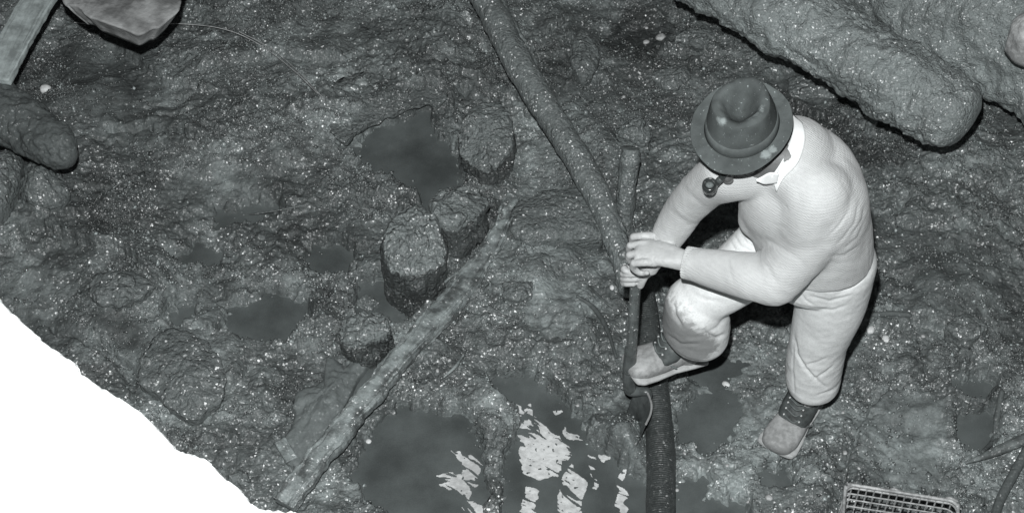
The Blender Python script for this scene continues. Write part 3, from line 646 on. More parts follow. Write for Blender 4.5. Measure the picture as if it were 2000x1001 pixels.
for k in range(70):
    cx, cy, sx, sy, wh = random.choice([(1500, 640, 60, 24, 'between the two legs'), (1250, 90, 70, 60, 'in the dark hollow above the stake'), (1450, 950, 70, 40, 'left of the wire basket'), (1720, 650, 40, 30, 'near the largest white stone'),
      (1290, 200, 50, 60, 'left of the hat'), (1660, 830, 30, 50, 'right of the standing boot'), (800, 750, 60, 30, 'right of the lower beam'), (1140, 770, 60, 30, 'left of the spade blade'), (1345, 900, 20, 60, 'right of the hose'), (500, 600, 120, 80, 'in the mud left of the smallest stump')])
    a, b = random.gauss(cx, sx), random.gauss(cy, sy)
    if 1540 < a < 1650 and 500 < b < 800: continue
    tag(pebble(a, b, random.uniform(.004, .009), random.choice([M['pebble'], M['pebble'], M['rock']]), k), 'tiny pale pebble scattered '+wh, 'pebble', 'tiny pebbles '+wh)

# thin pale broken streaks laid flat on the lower pool
def pale_streaks(polys, name_label, seed):
    xs = [p[0] for pl in polys for p in pl]; ys = [p[1] for pl in polys for p in pl]
    a, b = P(min(xs)-30, max(ys)+30, -.027), P(max(xs)+30, min(ys)-30, -.027)
    gx = np.arange(a.x, b.x, .0024); gy = np.arange(a.y, b.y, .0024); X, Y = np.meshgrid(gx, gy, indexing='ij')
    px, py = to_px(X, Y, -.027); wxx = px+14*noise(X*11, Y*11, seed=seed)+6*noise(X*40, Y*40, seed=seed+1); wyy = py+14*noise(X*11, Y*11, seed=seed+2)+6*noise(X*40, Y*40, seed=seed+3)
    keep = np.zeros(X.shape, bool)
    for pl in polys: keep |= inpoly(wxx, wyy, pl)
    ca, sa = math.cos(-.55), math.sin(-.55); U = X*ca+Y*sa+.05*noise(X*5, Y*5, seed=4); W_ = -X*sa+Y*ca+.05*noise(X*6, Y*6, seed=9)
    st = noise(U*7, W_*42, seed=seed+5)+.35*noise(U*30, W_*110, seed=seed+6)
    core = sm(.0, 1, (sm(-25, 25, -np.minimum.reduce([polyd(wxx, wyy, pl) for pl in polys]))))
    keep &= st < -.04+.34*core
    keep &= noise(X*70, Y*70, seed=seed+7) < .5
    H = -.0262+.0016*np.clip(noise(X*60, Y*60, seed=seed+8)+.3, 0, 1)
    nx, ny = X.shape; i, j = np.nonzero(keep[:-1, :-1]); 
    Q = np.stack([i*ny+j, (i+1)*ny+j, (i+1)*ny+j+1, i*ny+j+1], -1)
    used, inv = np.unique(Q.ravel(), return_inverse=True); V = np.stack([X, Y, H], -1).reshape(-1, 3)[used]
    o = link('pale_streaks', mesh_np('pale_streaks', V, inv.reshape(-1, 4)), M['pale_streaks']); tag(o, name_label, 'pale_streaks', kind='stuff')
pale_streaks([[(1008,790),(1022,800),(1045,840),(1100,866),(1122,880),(1085,905),(1095,945),(1050,935),(1020,925),(1012,900),(1018,870),(1003,850),(1010,830)],
      [(1028,795),(1070,840),(1100,856),(1100,862),(1060,850),(1030,812)], [(1105,900),(1138,930),(1140,1010),(1085,1010),(1095,960)], [(1210,912),(1222,915),(1220,1010),(1205,1010)],
      [(1150,885),(1165,895),(1165,920),(1155,925)], [(1020,950),(1050,955),(1045,1010),(1010,1010)], [(1152,930),(1162,935),(1160,955),(1150,955)], [(1082,800),(1095,798),(1102,806),(1090,812)], [(1100,838),(1130,845),(1135,856),(1105,850)], [(1165,878),(1192,892),(1185,900),(1168,890)]], 'pale broken streaks on the pool left of the hose', 200)
pale_streaks([[(880,882),(915,885),(940,905),(925,935),(905,930)], [(850,930),(900,925),(930,950),(925,975),(870,960)], [(900,975),(950,985),(960,1010),(910,1010)]], 'thin pale streaks in the pool right of the beam end', 300)

# ------------------------------------------------ hose
def rib_noise(pts):
    return None
def hose():
    pts = [P(1296,1080,.05), P(1290,1000,.05), P(1291,900,.05), P(1287,830,.06), P(1280,760,.07), P(1271,690,.075), P(1264,620,.08), P(1258,560,.08), P(1240,500,.05)]
    C = catmull(pts, 900); seg = np.r_[0, np.cumsum(np.linalg.norm(np.diff(C, axis=0), axis=1))]
    rr = np.interp(np.arange(900), [0, 300, 600, 780, 899], [.048, .047, .043, .034, .03])*(1+.024*np.sin(seg/.0085*2*math.pi)*(.6+.8*noise(seg*6, 1.3)))
    V, Fq, uv = loft(pts, list(rr), n=56, rings=900, noise_fn=nz(6, .003, 99))
    m = mud('ribbed_rubber', .03, .085, .22, rough=.28, cell=80, bd=.003, gs=190)
    o = link('ribbed_hose', mesh_np('ribbed_hose', V, Fq, uv), m)
    tag(o, 'dark ribbed suction hose running from the bottom edge up beneath the boot', 'hose')
hose()

# ------------------------------------------------ wire basket
def basket():
    zt, zb = .30, .05
    a = P(1652, 944, zt); b = P(1872, 979, zt); u = (b-a); L = u.length; u.normalize(); v = Vector((u.y, -u.x, 0)); W = .30
    root = empty('wire_basket', (a+u*L/2+v*W/2)+Vector((0, 0, zb-zt)))
    tag(root, 'galvanised wire basket at the bottom right edge of the picture', 'wire basket')
    def Q(s, t, z): return a+u*s+v*t+Vector((0, 0, z-zt))
    def ring(z, r, ins=0): 
        c = .03; pts = []
        for (cx, cy, a0) in ((L-c-ins, c+ins, -90), (L-c-ins, W-c-ins, 0), (c+ins, W-c-ins, 90), (c+ins, c+ins, 180)):
            for k in range(5):
                an = R(a0+k*22.5); pts.append(Q(cx+math.cos(an)*c, cy+math.sin(an)*c, z))
        pts.append(pts[0]); return pts
    tube('rim', ring(zt, 0), [.0055], M['steel'], root, n=12, rings=160)
    tube('rim', ring(zt-.016, 0), [.004], M['steel'], root, n=10, rings=160)
    for z in (.255, .225, .19, .15, .10, zb): tube('wire', ring(z, 0, (.3-z)*.06), [.0028], M['steel'], root, n=8, rings=120)
    nw = 13
    for k in range(nw+1):
        s = .02+(L-.04)*k/nw
        tube('wire', [Q(s, 0, zt), Q(s, .004, .17), Q(s, .012, zb), Q(s, W/2, zb), Q(s, W-.012, zb), Q(s, W-.004, .17), Q(s, W, zt)], [.0026], M['steel'], root, n=8, rings=50)
    for k in range(10):
        t = .03+(W-.06)*k/9
        tube('wire', [Q(0, t, zt), Q(.012, t, zb), Q(L/2, t, zb), Q(L-.012, t, zb), Q(L, t, zt)], [.0026], M['steel'], root, n=8, rings=50)
    for s in (.07, .24):
        tube('handle_loop', [Q(s, -.002, zt-.01), Q(s+.01, -.012, zt-.03), Q(s+.05, -.012, zt-.03), Q(s+.075, -.006, zt+.004), Q(s+.10, -.002, zt)], [.0045], M['steel'], root, n=8, rings=30)
basket()

# ------------------------------------------------ spade
def spade():
    base_p = P(1228, 742, .235); topp = P(1246, 478, .90)
    ax = (topp-base_p).normalized()
    root = empty('spade', P(1236, 815, .02)); tag(root, 'long-handled spade held upright, its blade pushed into the mud', 'spade')
    sm_ = wood('spade_ash', .07, .16, .45, 4, 60, .001); st = plain('spade_steel', .05, .12, .35, 30, .001, 80, .6); ed = plain('worn_steel_edge', .2, .34, .4)
    tube('shaft', [base_p+ax*.06, base_p+(topp-base_p)*.4+Vector((.002, 0, 0)), topp], [.017, .0175, .0165], sm_, root, n=28, rings=60)
    tube('socket', [base_p-ax*.04+Vector((.006, 0, 0)), base_p+ax*.02, base_p+ax*.1, base_p+ax*.16], [.020, .022, .0215, .0185], st, root, n=28, rings=30, caps='rf')
    tube('collar', [base_p+ax*.152, base_p+ax*.162], [.0205], st, root, n=28, rings=6); tube('collar', [base_p+ax*.06, base_p+ax*.068], [.0232], st, root, n=28, rings=6)
    g = topp-ax*.01; sd = Vector((.8, .55, 0)).normalized()
    tube('handle_grip', [g-sd*.055, g+sd*.055], [.016], sm_, root, n=24, rings=20)
    # blade: dished sheet
    c0 = P(1254, 786, .20); wv = Vector((.10, -.99, 0)).normalized(); nv = Vector((.99, .10, 0)); dn = Vector((-.16, -.02, -1)).normalized()
    rows = []; nU, nV = 22, 24
    V = []
    for i in range(nV):
        s = i/(nV-1); hw = .085*(1-.25*s**3)
        for j in range(nU):
            t = j/(nU-1)*2-1
            V.append(c0+dn*(s*.26)+wv*(t*hw)+nv*(.030*(1-t*t)*(1-s*.4)-.01*s*s))
    Fq = [(i*nU+j, i*nU+j+1, (i+1)*nU+j+1, (i+1)*nU+j) for i in range(nV-1) for j in range(nU-1)]
    me = mesh_np('blade', V, Fq); o = link('blade', me, st, root); s_ = o.modifiers.new('s', 'SOLIDIFY'); s_.thickness = .003
    tube('tread', [V[0], V[nU//4], V[nU//2], V[3*nU//4], V[nU-1]], [.004], ed, root, n=10, rings=24)
    tube('neck', [base_p-ax*.03, base_p-ax*.06+Vector((.012, 0, 0)), V[nU//4]+Vector((.004, 0, -.005)), V[nU//3]+dn*.06], [(.019,.019), (.018,.018), (.016,.012), (.010,.004)], st, root, n=20, rings=20)
    return ax, base_p, topp
SAX, SBASE, STOP = spade()

# ------------------------------------------------ the man
FD = Vector((-.47, -.88, 0)).normalized()          # the way he faces
RV = Vector((FD.y, -FD.x, 0))                      # his right
J = dict(hip=P(1588, 495, .93), lh=P(1632, 522, .88), rh=P(1520, 470, .90), lk=P(1600, 662, .50), la=P(1578, 775, .16), rk=P(1352, 596, .66), ra=P(1335, 672, .36),
         ls=P(1600, 372, 1.29), le=P(1512, 545, 1.0), lw=P(1334, 508, .95), rs=P(1420, 342, 1.28), re=P(1342, 402, 1.06), rw=P(1268, 520, .84), neck=P(1508, 305, 1.37), head=P(1462, 292, 1.47))
man = empty('person', P(1560, 800, .02))
tag(man, 'man in hat and pale sweater bending over a spade with a pipe in his mouth', 'person')
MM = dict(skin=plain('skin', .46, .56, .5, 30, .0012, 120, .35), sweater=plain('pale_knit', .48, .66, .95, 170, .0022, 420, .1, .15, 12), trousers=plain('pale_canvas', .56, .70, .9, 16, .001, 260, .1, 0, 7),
          shirt=plain('white_shirt', .82, .88, .85), felt=plain('felt', .085, .15, .9, 22, .001, 400, .1, .3, 9), band=plain('hat_band', .10, .15, .8), hair=plain('hair', .03, .06, .7, 200, .002, 500),
          rubber=plain('boot_rubber', .26, .44, .5, 60, .001, 90, .3), leather=plain('boot_leather', .05, .12, .45, 40, .001, 140, .4), sole=plain('boot_sole', .42, .58, .7, 40), lace=plain('lace', .14, .22, .8),
          pipe=plain('briar', .03, .05, .18, 40, .0003, 90, .6), ash=plain('pipe_ash', .12, .25, .9, 200, .002, 400), eyelet=plain('eyelet_metal', .5, .7, .25), eye=plain('eye', .5, .6, .3))

def knit():
    m, nt, b, tc = base('pale_knit'); v = tc.outputs['Object']
    wv = nt.nodes.new('ShaderNodeTexWave'); wv.bands_direction = 'Z'; wv.inputs['Scale'].default_value = 34; wv.inputs['Distortion'].default_value = 9; wv.inputs['Detail'].default_value = 3; wv.inputs['Detail Scale'].default_value = .35; nt.links.new(v, wv.inputs['Vector'])
    w2 = nt.nodes.new('ShaderNodeTexWave'); w2.bands_direction = 'DIAGONAL'; w2.inputs['Scale'].default_value = 70; w2.inputs['Distortion'].default_value = 5; nt.links.new(v, w2.inputs['Vector'])
    tone_shade = ramp(nt, ntex(nt, v, 6, 5, .65), [(.40, .54), (.58, .66)])
    for p_, r_, s_ in ((P(1478, 420, 1.2), .18, .16), (P(1665, 490, 1.0), .14, .12), (P(1300, 470, 1.0), .08, .1)):  # darker patches; the chest one paints its shading into the knit colour
        dn = nt.nodes.new('ShaderNodeVectorMath'); dn.operation = 'DISTANCE'; dn.inputs[1].default_value = p_; nt.links.new(v, dn.inputs[0])
        q = mathn(nt, 'MAXIMUM', mathn(nt, 'SUBTRACT', 1.0, mathn(nt, 'DIVIDE', dn.outputs['Value'], r_)), 0.0)
        q = ramp(nt, mathn(nt, 'ADD', q, mathn(nt, 'MULTIPLY', ntex(nt, v, 12, 4), .35)), [(.2, 0.0), (.5, 1.0)])
        tone_shade = mathn(nt, 'MULTIPLY', tone_shade, mathn(nt, 'SUBTRACT', 1.0, mathn(nt, 'MULTIPLY', q, s_)))
    k = mathn(nt, 'ADD', .94, mathn(nt, 'ADD', mathn(nt, 'MULTIPLY', wv.outputs['Fac'], .035), mathn(nt, 'MULTIPLY', ntex(nt, v, 420, 2), .07)))
    tint(nt, mathn(nt, 'MULTIPLY', tone_shade, k), b, (.985, 1, 1)); b.inputs['Roughness'].default_value = .95; b.inputs['Specular IOR Level'].default_value = .08; b.inputs['Sheen Weight'].default_value = .15
    bump(nt, mathn(nt, 'ADD', mathn(nt, 'MULTIPLY', wv.outputs['Fac'], .26), mathn(nt, 'ADD', mathn(nt, 'MULTIPLY', w2.outputs['Fac'], .35), ntex(nt, v, 300, 3))), b, .0016)
    return m
MM['sweater'] = knit()
# head frame
HT = R(27); HU = (FD*math.sin(HT)+Vector((0, 0, 1))*math.cos(HT)).normalized(); HF = (FD*math.cos(HT)-Vector((0, 0, 1))*math.sin(HT)).normalized(); HR = RV.copy()
HC = P(1449, 248, 1.49)-Vector((0, 0, .040))-HU*.035
def H(r, f, u): return HC+HR*r+HF*f+HU*u
HM = Matrix((HR, HF, HU)).transposed()
def finger(pts, r0, r1): return loft(pts, [r0, (r0+r1)/2, r1], n=14, rings=18)
def body():
    pr = []
    pr.append(ellipsoid(H(0, -.008, .035), (.074, .093, .085), HM)); pr.append(ellipsoid(H(0, .02, -.03), (.060, .068, .085), HM)); pr.append(ellipsoid(H(0, .058, -.085), (.032, .03, .026), HM))
    pr.append(ellipsoid(H(0, .098, -.022), (.013, .020, .026), HM)); pr.append(ellipsoid(H(0, .106, -.036), (.017, .014, .011), HM))            # nose
    pr.append(ellipsoid(H(0, .078, .024), (.052, .016, .011), HM))                                                                   # brow
    pr.append(ellipsoid(H(0, .082, -.062), (.024, .012, .006), HM)); pr.append(ellipsoid(H(0, .080, -.072), (.021, .012, .006), HM))
    for s in (-1, 1): pr.append(ellipsoid(H(s*.074, -.004, -.018), (.010, .022, .034), HM)); pr.append(ellipsoid(H(s*.042, .055, -.022), (.022, .022, .018), HM))
    pr.append(loft([J['neck']-Vector((0, 0, .03)), J['neck'], H(0, -.03, -.05), H(0, -.02, 0)], [.055, .056, .057, .055], up=RV))
    pr.append(loft([J['hip'], (J['hip']+J['neck'])/2, J['neck']], [(.11, .07), (.11, .07), (.08, .05)], up=FD, rings=20))
    pr.append(loft([J['ls'], J['neck']-Vector((0, 0, .03)), J['rs']], [.045, .05, .045]))
    for a, b, c in (('ls', 'le', 'lw'), ('rs', 're', 'rw')):
        pr.append(loft([J[a], J[b]], [.045, .04])); pr.append(loft([J[b], J[c]], [(.042, .04), (.031, .026)]))
    for a, b, c in (('lh', 'lk', 'la'), ('rh', 'rk', 'ra')):
        pr.append(loft([J[a], J[b]], [.07, .05])); pr.append(loft([J[b], J[c]], [.05, .035]))
    # left hand: palm down over the handle, fingers curling over its left side
    w = J['lw']; k0 = P(1252, 487, .945)
    pr.append(loft([w, (w*.55+k0*.45)+Vector((0, 0, .004)), k0], [(.032, .026), (.042, .022), (.044, .019)], n=28, rings=24, up=(0, 0, 1), sup=2.4))
    for i, (kx, ky, tx, ty) in enumerate([(1262, 460, 1237, 462), (1256, 476, 1231, 479), (1254, 494, 1230, 497), (1262, 512, 1238, 514)]):
        z = .948-.002*abs(i-1)
        pr.append(finger([P(kx+16, ky+1, z), P(kx-2, ky, z+.007), P(tx, ty, z-.008)], .0125, .0115))
        pr.append(finger([P(tx, ty, z-.008), P(tx-2, ty+8, z-.035), P(tx+8, ty+17, z-.058)], .0118, .0095))
        pr.append(finger([P(tx+8, ty+17, z-.058), P(tx+16, ty+19, z-.062), P(tx+26, ty+18, z-.05)], .0095, .008))
    pr.append(finger([P(1310, 482, .945), P(1282, 478, .915), P(1262, 492, .882)], .017, .012)); pr.append(finger([P(1262, 492, .882), P(1256, 500, .872), P(1250, 506, .862)], .012, .0095))
    # right hand: behind the shaft, fingers closing round its front, thumb along it
    sh = lambda z: SBASE+SAX*((z-SBASE.z)/SAX.z)
    c = sh(.765); toc = (Vector((0, 0, CH))-c).normalized(); sx = Vector((1, 0, 0)); upv = SAX
    def Hn(x, n, u): return c+sx*x+toc*n+upv*u
    w2 = J['rw']
    pr.append(loft([w2, (w2+Hn(.03, -.012, .045))/2, Hn(.018, -.012, .04), Hn(.0, -.02, -.005), Hn(-.004, -.022, -.03)], [(.027, .03), (.03, .03), (.036, .022), (.036, .020), (.030, .018)], n=28, rings=30, up=toc))
    pr.append(loft([Hn(.058, .0, .045), Hn(.036, .010, .018), Hn(.020, .02, -.01)], [.017, .02, .016]))      # thenar
    pr.append(finger([Hn(.030, .016, .005), Hn(.022, .026, -.022), Hn(.016, .028, -.052)], .0145, .0115))        # thumb
    for i, u in enumerate((.028, .006, -.016, -.037)):
        L = (.0, .003, .0, -.006)[i]
        pr.append(finger([Hn(-.012, -.02, u+.004), Hn(-.034, -.012, u), Hn(-.037-L*.3, .010, u-.003)], .012, .0115))
        if i > 0: pr.append(finger([Hn(-.037-L*.3, .010, u-.003), Hn(-.024, .028, u-.005), Hn(.000+L, .030, u-.006)], .0118, .0095))
        else: pr.append(finger([Hn(-.037, .010, u-.003), Hn(-.03, .024, u-.012), Hn(-.018, .028, u-.018)], .0115, .0095))
    me = union('body', pr, .0030, 2, .5)
    displace(me, lambda c, n: .0008*noise(c[:, 0]*120, c[:, 1]*120, c[:, 2]*120, seed=3))
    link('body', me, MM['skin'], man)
    # shade of the hat brim painted into the skin of head and neck
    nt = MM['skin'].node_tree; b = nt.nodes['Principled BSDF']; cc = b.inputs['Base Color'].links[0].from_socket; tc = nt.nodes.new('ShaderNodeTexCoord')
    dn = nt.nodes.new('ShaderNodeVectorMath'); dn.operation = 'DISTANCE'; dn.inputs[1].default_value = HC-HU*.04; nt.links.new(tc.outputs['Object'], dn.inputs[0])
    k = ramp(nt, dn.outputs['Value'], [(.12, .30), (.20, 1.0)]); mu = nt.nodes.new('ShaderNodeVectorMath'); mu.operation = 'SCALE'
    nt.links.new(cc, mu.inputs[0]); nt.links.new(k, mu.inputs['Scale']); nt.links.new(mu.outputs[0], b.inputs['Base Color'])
    for s in (-1, 1):
        V, Fq = ellipsoid(H(s*.031, .078, .004), (.012, .010, .009), HM, 2); link('eye', mesh_np('eye', V, Fq), MM['eye'], man)
    V, Fq = ellipsoid(H(0, -.02, .035), (.078, .090, .075), HM); V2, F2 = ellipsoid(H(0, -.030, -.060), (.076, .062, .080), HM)  # hair; lower lobe enlarged to stand in for shade under the brim
    me = union('hair', [(V, Fq), (V2, F2)], .005, 2); displace(me, lambda c, n: .003*noise(c[:, 0]*90, c[:, 1]*90, c[:, 2]*30)); link('hair', me, MM['hair'], man)
body()

def folds(c, axis_pts, amp, freq, seed):
    """creases roughly across a limb"""
    q = noise(c[:, 0]*freq[0], c[:, 1]*freq[1], c[:, 2]*freq[2], seed=seed)
    return amp*(.35-np.abs(q)*1.6)
def near(c, p, r): return np.exp(-((c-np.array(p))**2).sum(1)/(r*r))
def creases(c, lines):
    q = np.array([*to_px(c[:, 0], c[:, 1], c[:, 2])]); d_ = 0
    for pl, dep, w in lines:
        d, sd = segd(q[0], q[1], pl); L0 = np.hypot(q[0]-pl[0][0], q[1]-pl[0][1]); L1 = np.hypot(q[0]-pl[-1][0], q[1]-pl[-1][1])
        en = np.minimum(1, np.minimum(L0, L1)/14+.15)
        d_ = d_ + .7*dep*en*(-np.exp(-(d/w)**2)+.28*np.exp(-((sd+2.2*w)/(1.7*w))**2)*np.exp(-(d/(4*w))**2))
    return d_
SWC = [([(1420,496),(1424,520),(1432,556)], .002, 4), ([(1470,500),(1500,520),(1512,545),(1530,575)], .003, 5), ([(1500,470),(1540,490),(1570,515),(1580,530)], .003, 5), ([(1330,360),(1352,385),(1385,412)], .003, 5), ([(1306,405),(1325,425),(1356,444)], .003, 5), ([(1655,415),(1640,440),(1622,458)], .0035, 2.6), ([(1678,395),(1670,435),(1648,465),(1632,478)], .0035, 2.8), ([(1692,425),(1676,462),(1648,486)], .003, 2.6), ([(1690,400),(1684,430),(1662,462)], .003, 2.6), ([(1640,345),(1662,385),(1655,430)], .0015, 4),
       ([(1495,468),(1520,482),(1548,502)], .003, 4),  ([(1505,435),(1520,441),(1540,444)], .002, 3),
        ([(1365,345),(1350,372),(1362,398)], .0015, 4.5), ([(1620,500),(1650,498),(1680,478)], .0035, 3), ([(1532,398),(1537,405),(1540,412)], .003, 2.2)]
TRC = [([(1590,560),(1620,570),(1660,562),(1690,540)], .004, 2.6), ([(1580,577),(1620,588),(1668,574)], .004, 3), ([(1600,543),(1645,548),(1688,522)], .004, 2.6), ([(1592,602),(1625,606),(1655,596)], .003, 3), ([(1552,655),(1557,692),(1574,720),(1590,737),(1600,744)], .0075, 3), ([(1590,740),(1612,727),(1632,710)], .005, 2.8),
       ([(1572,712),(1598,706),(1618,697)], .004, 2.8), ([(1594,742),(1617,758)], .005, 2.6), ([(1592,771),(1622,764),(1636,752)], .004, 2.8), ([(1551,650),(1548,710),(1552,772)], .003, 2.2), ([(1560,565),(1572,585),(1592,598)], .003, 2.5),
       ([(1316,592),(1318,615),(1334,640)], .008, 3.4), ([(1375,648),(1398,660),(1418,652)], .008, 3.4), ([(1425,612),(1400,640),(1380,650)], .004, 3.5), ([(1300,650),(1330,672),(1370,672)], .004, 3.2), ([(1432,458),(1446,480),(1474,494)], .005, 2.8), ([(1440,448),(1458,474),(1482,488)], .005, 2.8), ([(1424,468),(1436,488),(1466,502)], .004, 2.8), ([(1350,572),(1380,585),(1410,588)], .003, 4)]
def sweater():
    pr = []
    T = [P(1596, 512, .90), P(1590, 478, .97), P(1580, 430, 1.08), P(1566, 385, 1.19), P(1545, 338, 1.28), P(1528, 312, 1.345)]
    pr.append(loft(T, [(.168, .128), (.175, .140), (.178, .150), (.190, .150), (.160, .120), (.078, .07)], up=-FD, n=56, rings=50, caps='fr', sup=2.3))
    pr.append(loft([J['ls']+Vector((.0, .0, -.02)), (J['ls']+J['rs'])/2+Vector((.04, .06, .0)), J['rs']], [.088, .09, .076], n=36, rings=30))
    pr.append(ellipsoid(P(1550, 300, 1.33), (.115, .115, .105)))                 # rounded upper back
    pr.append(ellipsoid(P(1480, 420, 1.10), (.06, .05, .09)))              # sagging front
    pr.append(loft([P(1556, 296, 1.31), P(1592, 335, 1.25), P(1612, 390, 1.18), P(1610, 450, 1.06)], [.10, .118, .122, .115], n=36, rings=40))
    pr.append(loft([P(1535, 330, 1.31), J['ls']+Vector((-.02, 0, 0)), P(1575, 430, 1.19)], [.08, .095, .09], n=36, rings=30))
    pr.append(loft([J['ls'], P(1588, 450, 1.15), J['le'], ], [.090, .090, .080], n=36, rings=40))
    pr.append(loft([J['le'], P(1470, 540, .99), P(1400, 526, .97), P(1338, 512, .952)], [.080, .072, .060, .047], n=36, rings=40, caps='rf'))
    pr.append(loft([J['rs'], P(1382, 362, 1.2), J['re'], P(1322, 432, .99), P(1300, 468, .92), P(1288, 486, .89)], [.078, .066, .060, .058, .050, .042], n=36, rings=50, caps='rf'))
    me = union('sweater', pr, .0040, 70, .7)
    le, ls, re, rs = J['le'], J['ls'], J['re'], J['rs']
    def fn(c, n):
        d = .0010*noise(c[:, 0]*9, c[:, 1]*14, c[:, 2]*14, seed=2)
        d += (near(c, (le+ls)/2+Vector((.10, 0, -.05)), .12)*.001+near(c, le, .10)*.001+.0003)*(.35-1.5*np.abs(noise(c[:, 0]*13+c[:, 2]*6, c[:, 1]*11, c[:, 2]*26+c[:, 0]*9, seed=5)))*1.6
        d += (near(c, re, .12)*.001)*(.35-1.5*np.abs(noise(c[:, 0]*24, c[:, 1]*11, c[:, 2]*24+c[:, 0]*14, seed=7)))*1.6
        d += creases(c, SWC)+.0006*noise(c[:, 0]*45, c[:, 1]*45, c[:, 2]*45, seed=6)
        hemw = near(c, P(1640, 490, .95), .15)*.3
        d += hemw*.007*(.35-1.5*np.abs(noise(c[:, 0]*30, c[:, 1]*30, c[:, 2]*6, seed=8)))
        return d
    displace(me, fn)
    return link('sweater', me, MM['sweater'], man)
SW = sweater()
def cuff(a, b, r):
    V, Fq, uv = loft([a, b], [r, r*.97], n=120, rings=12, caps='ff'); V = np.array(V); c = (np.array(a)+np.array(b))/2
    th = np.tile(np.linspace(0, 2*math.pi, 120, endpoint=False), len(V)//120); rad = V-c; ax = np.array(b-a); ax /= np.linalg.norm(ax); rad -= (rad@ax)[:, None]*ax
    V = V+rad*(.035*np.sign(np.sin(th*30)))[:, None]; link('cuff', mesh_np('cuff', V, Fq), MM['sweater'], man)
cuff(P(1362, 517, .956), P(1338, 512, .951), .0485); cuff(P(1303, 464, .93), P(1292, 482, .895), .043)

def trousers():
    pr = [loft([J['hip']+Vector((0, 0, .07)), J['hip'], J['hip']-Vector((0, 0, .07))], [(.155, .12), (.165, .13), (.15, .12)], up=-FD, n=48, rings=16),
          loft([J['lh']+Vector((0, 0, .02)), P(1622, 590, .70), J['lk'], P(1590, 715, .34), P(1588, 742, .265), P(1587, 752, .235)], [.120, .110, .092, .092, .088, .080], n=44, rings=50, caps='rf', up=FD),
          loft([J['rh'], P(1446, 530, .80), J['rk']], [.115, .098, .082], n=44, rings=40),
          loft([J['rk']+Vector((.01, 0, .0)), P(1360, 628, .55), P(1358, 652, .475), P(1352, 664, .44)], [(.096,.095), (.110,.095), (.106,.09), (.088,.08)], n=44, rings=40, caps='rf', up=FD)]
    me = union('trousers', pr, .0040, 10, .6)
    lk, rk = J['lk'], J['rk']; a1 = P(1590, 745, .26); hipn = P(1640, 560, .8)
    def fn(c, n):
        d = .0014*noise(c[:, 0]*9, c[:, 1]*12, c[:, 2]*12, seed=12)
        d += creases(c, TRC)+.0007*noise(c[:, 0]*40, c[:, 1]*40, c[:, 2]*40, seed=16)
        d += (near(c, a1, .13)*.003+near(c, lk, .12)*.002+near(c, hipn, .12)*.0015+near(c, rk, .12)*.001+.0003)*(.35-1.4*np.abs(noise(c[:, 0]*9+c[:, 2]*8, c[:, 1]*9, c[:, 2]*20-c[:, 0]*12, seed=15)))
        return d
    displace(me, fn)
    o = link('trousers', me, None, man)
    # mud spattered knee and hems
    m, nt, b, tc = base('muddied_canvas'); v = tc.outputs['Object']
    cl = ramp(nt, mathn(nt, 'ADD', mathn(nt, 'MULTIPLY', ntex(nt, v, 20, 6, .7), .6), mathn(nt, 'MULTIPLY', ntex(nt, v, 160, 3), .4)), [(.38, .76), (.60, .90)])
    fac = None
    for (p, r, s) in ((P(1300, 645, .60), .15, 1.0), (P(1325, 685, .54), .15, 1.3), (P(1545, 762, .22), .07, 1.0), (P(1545, 715, .34), .04, .7), (P(1600, 620, .6), .03, .35), (P(1420, 640, .55), .06, .4), (P(1350, 680, .44), .06, .6)):
        dn = nt.nodes.new('ShaderNodeVectorMath'); dn.operation = 'DISTANCE'; dn.inputs[1].default_value = p; nt.links.new(v, dn.inputs[0])
        q = mathn(nt, 'MULTIPLY', mathn(nt, 'SUBTRACT', 1.0, mathn(nt, 'DIVIDE', dn.outputs['Value'], r)), s); q = mathn(nt, 'MAXIMUM', q, 0.0)
        fac = q if fac is None else mathn(nt, 'MAXIMUM', fac, q)
    sp = ntex(nt, v, 42, 5, .65, .8); stain = ramp(nt, mathn(nt, 'ADD', mathn(nt, 'MULTIPLY', fac, .9), mathn(nt, 'MULTIPLY', sp, .8)), [(.50, 0.0), (.72, .75)])
    val = mathn(nt, 'MULTIPLY', cl, mathn(nt, 'SUBTRACT', 1.0, mathn(nt, 'MULTIPLY', stain, .72)))
    val = mathn(nt, 'MINIMUM', val, .88); tint(nt, val, b, (.985, 1, 1)); b.inputs['Roughness'].default_value = .9; b.inputs['Specular IOR Level'].default_value = .1
    bump(nt, ntex(nt, v, 260, 4), b, .001); me.materials.clear(); me.materials.append(m)
trousers()

def hem_edge(): pass

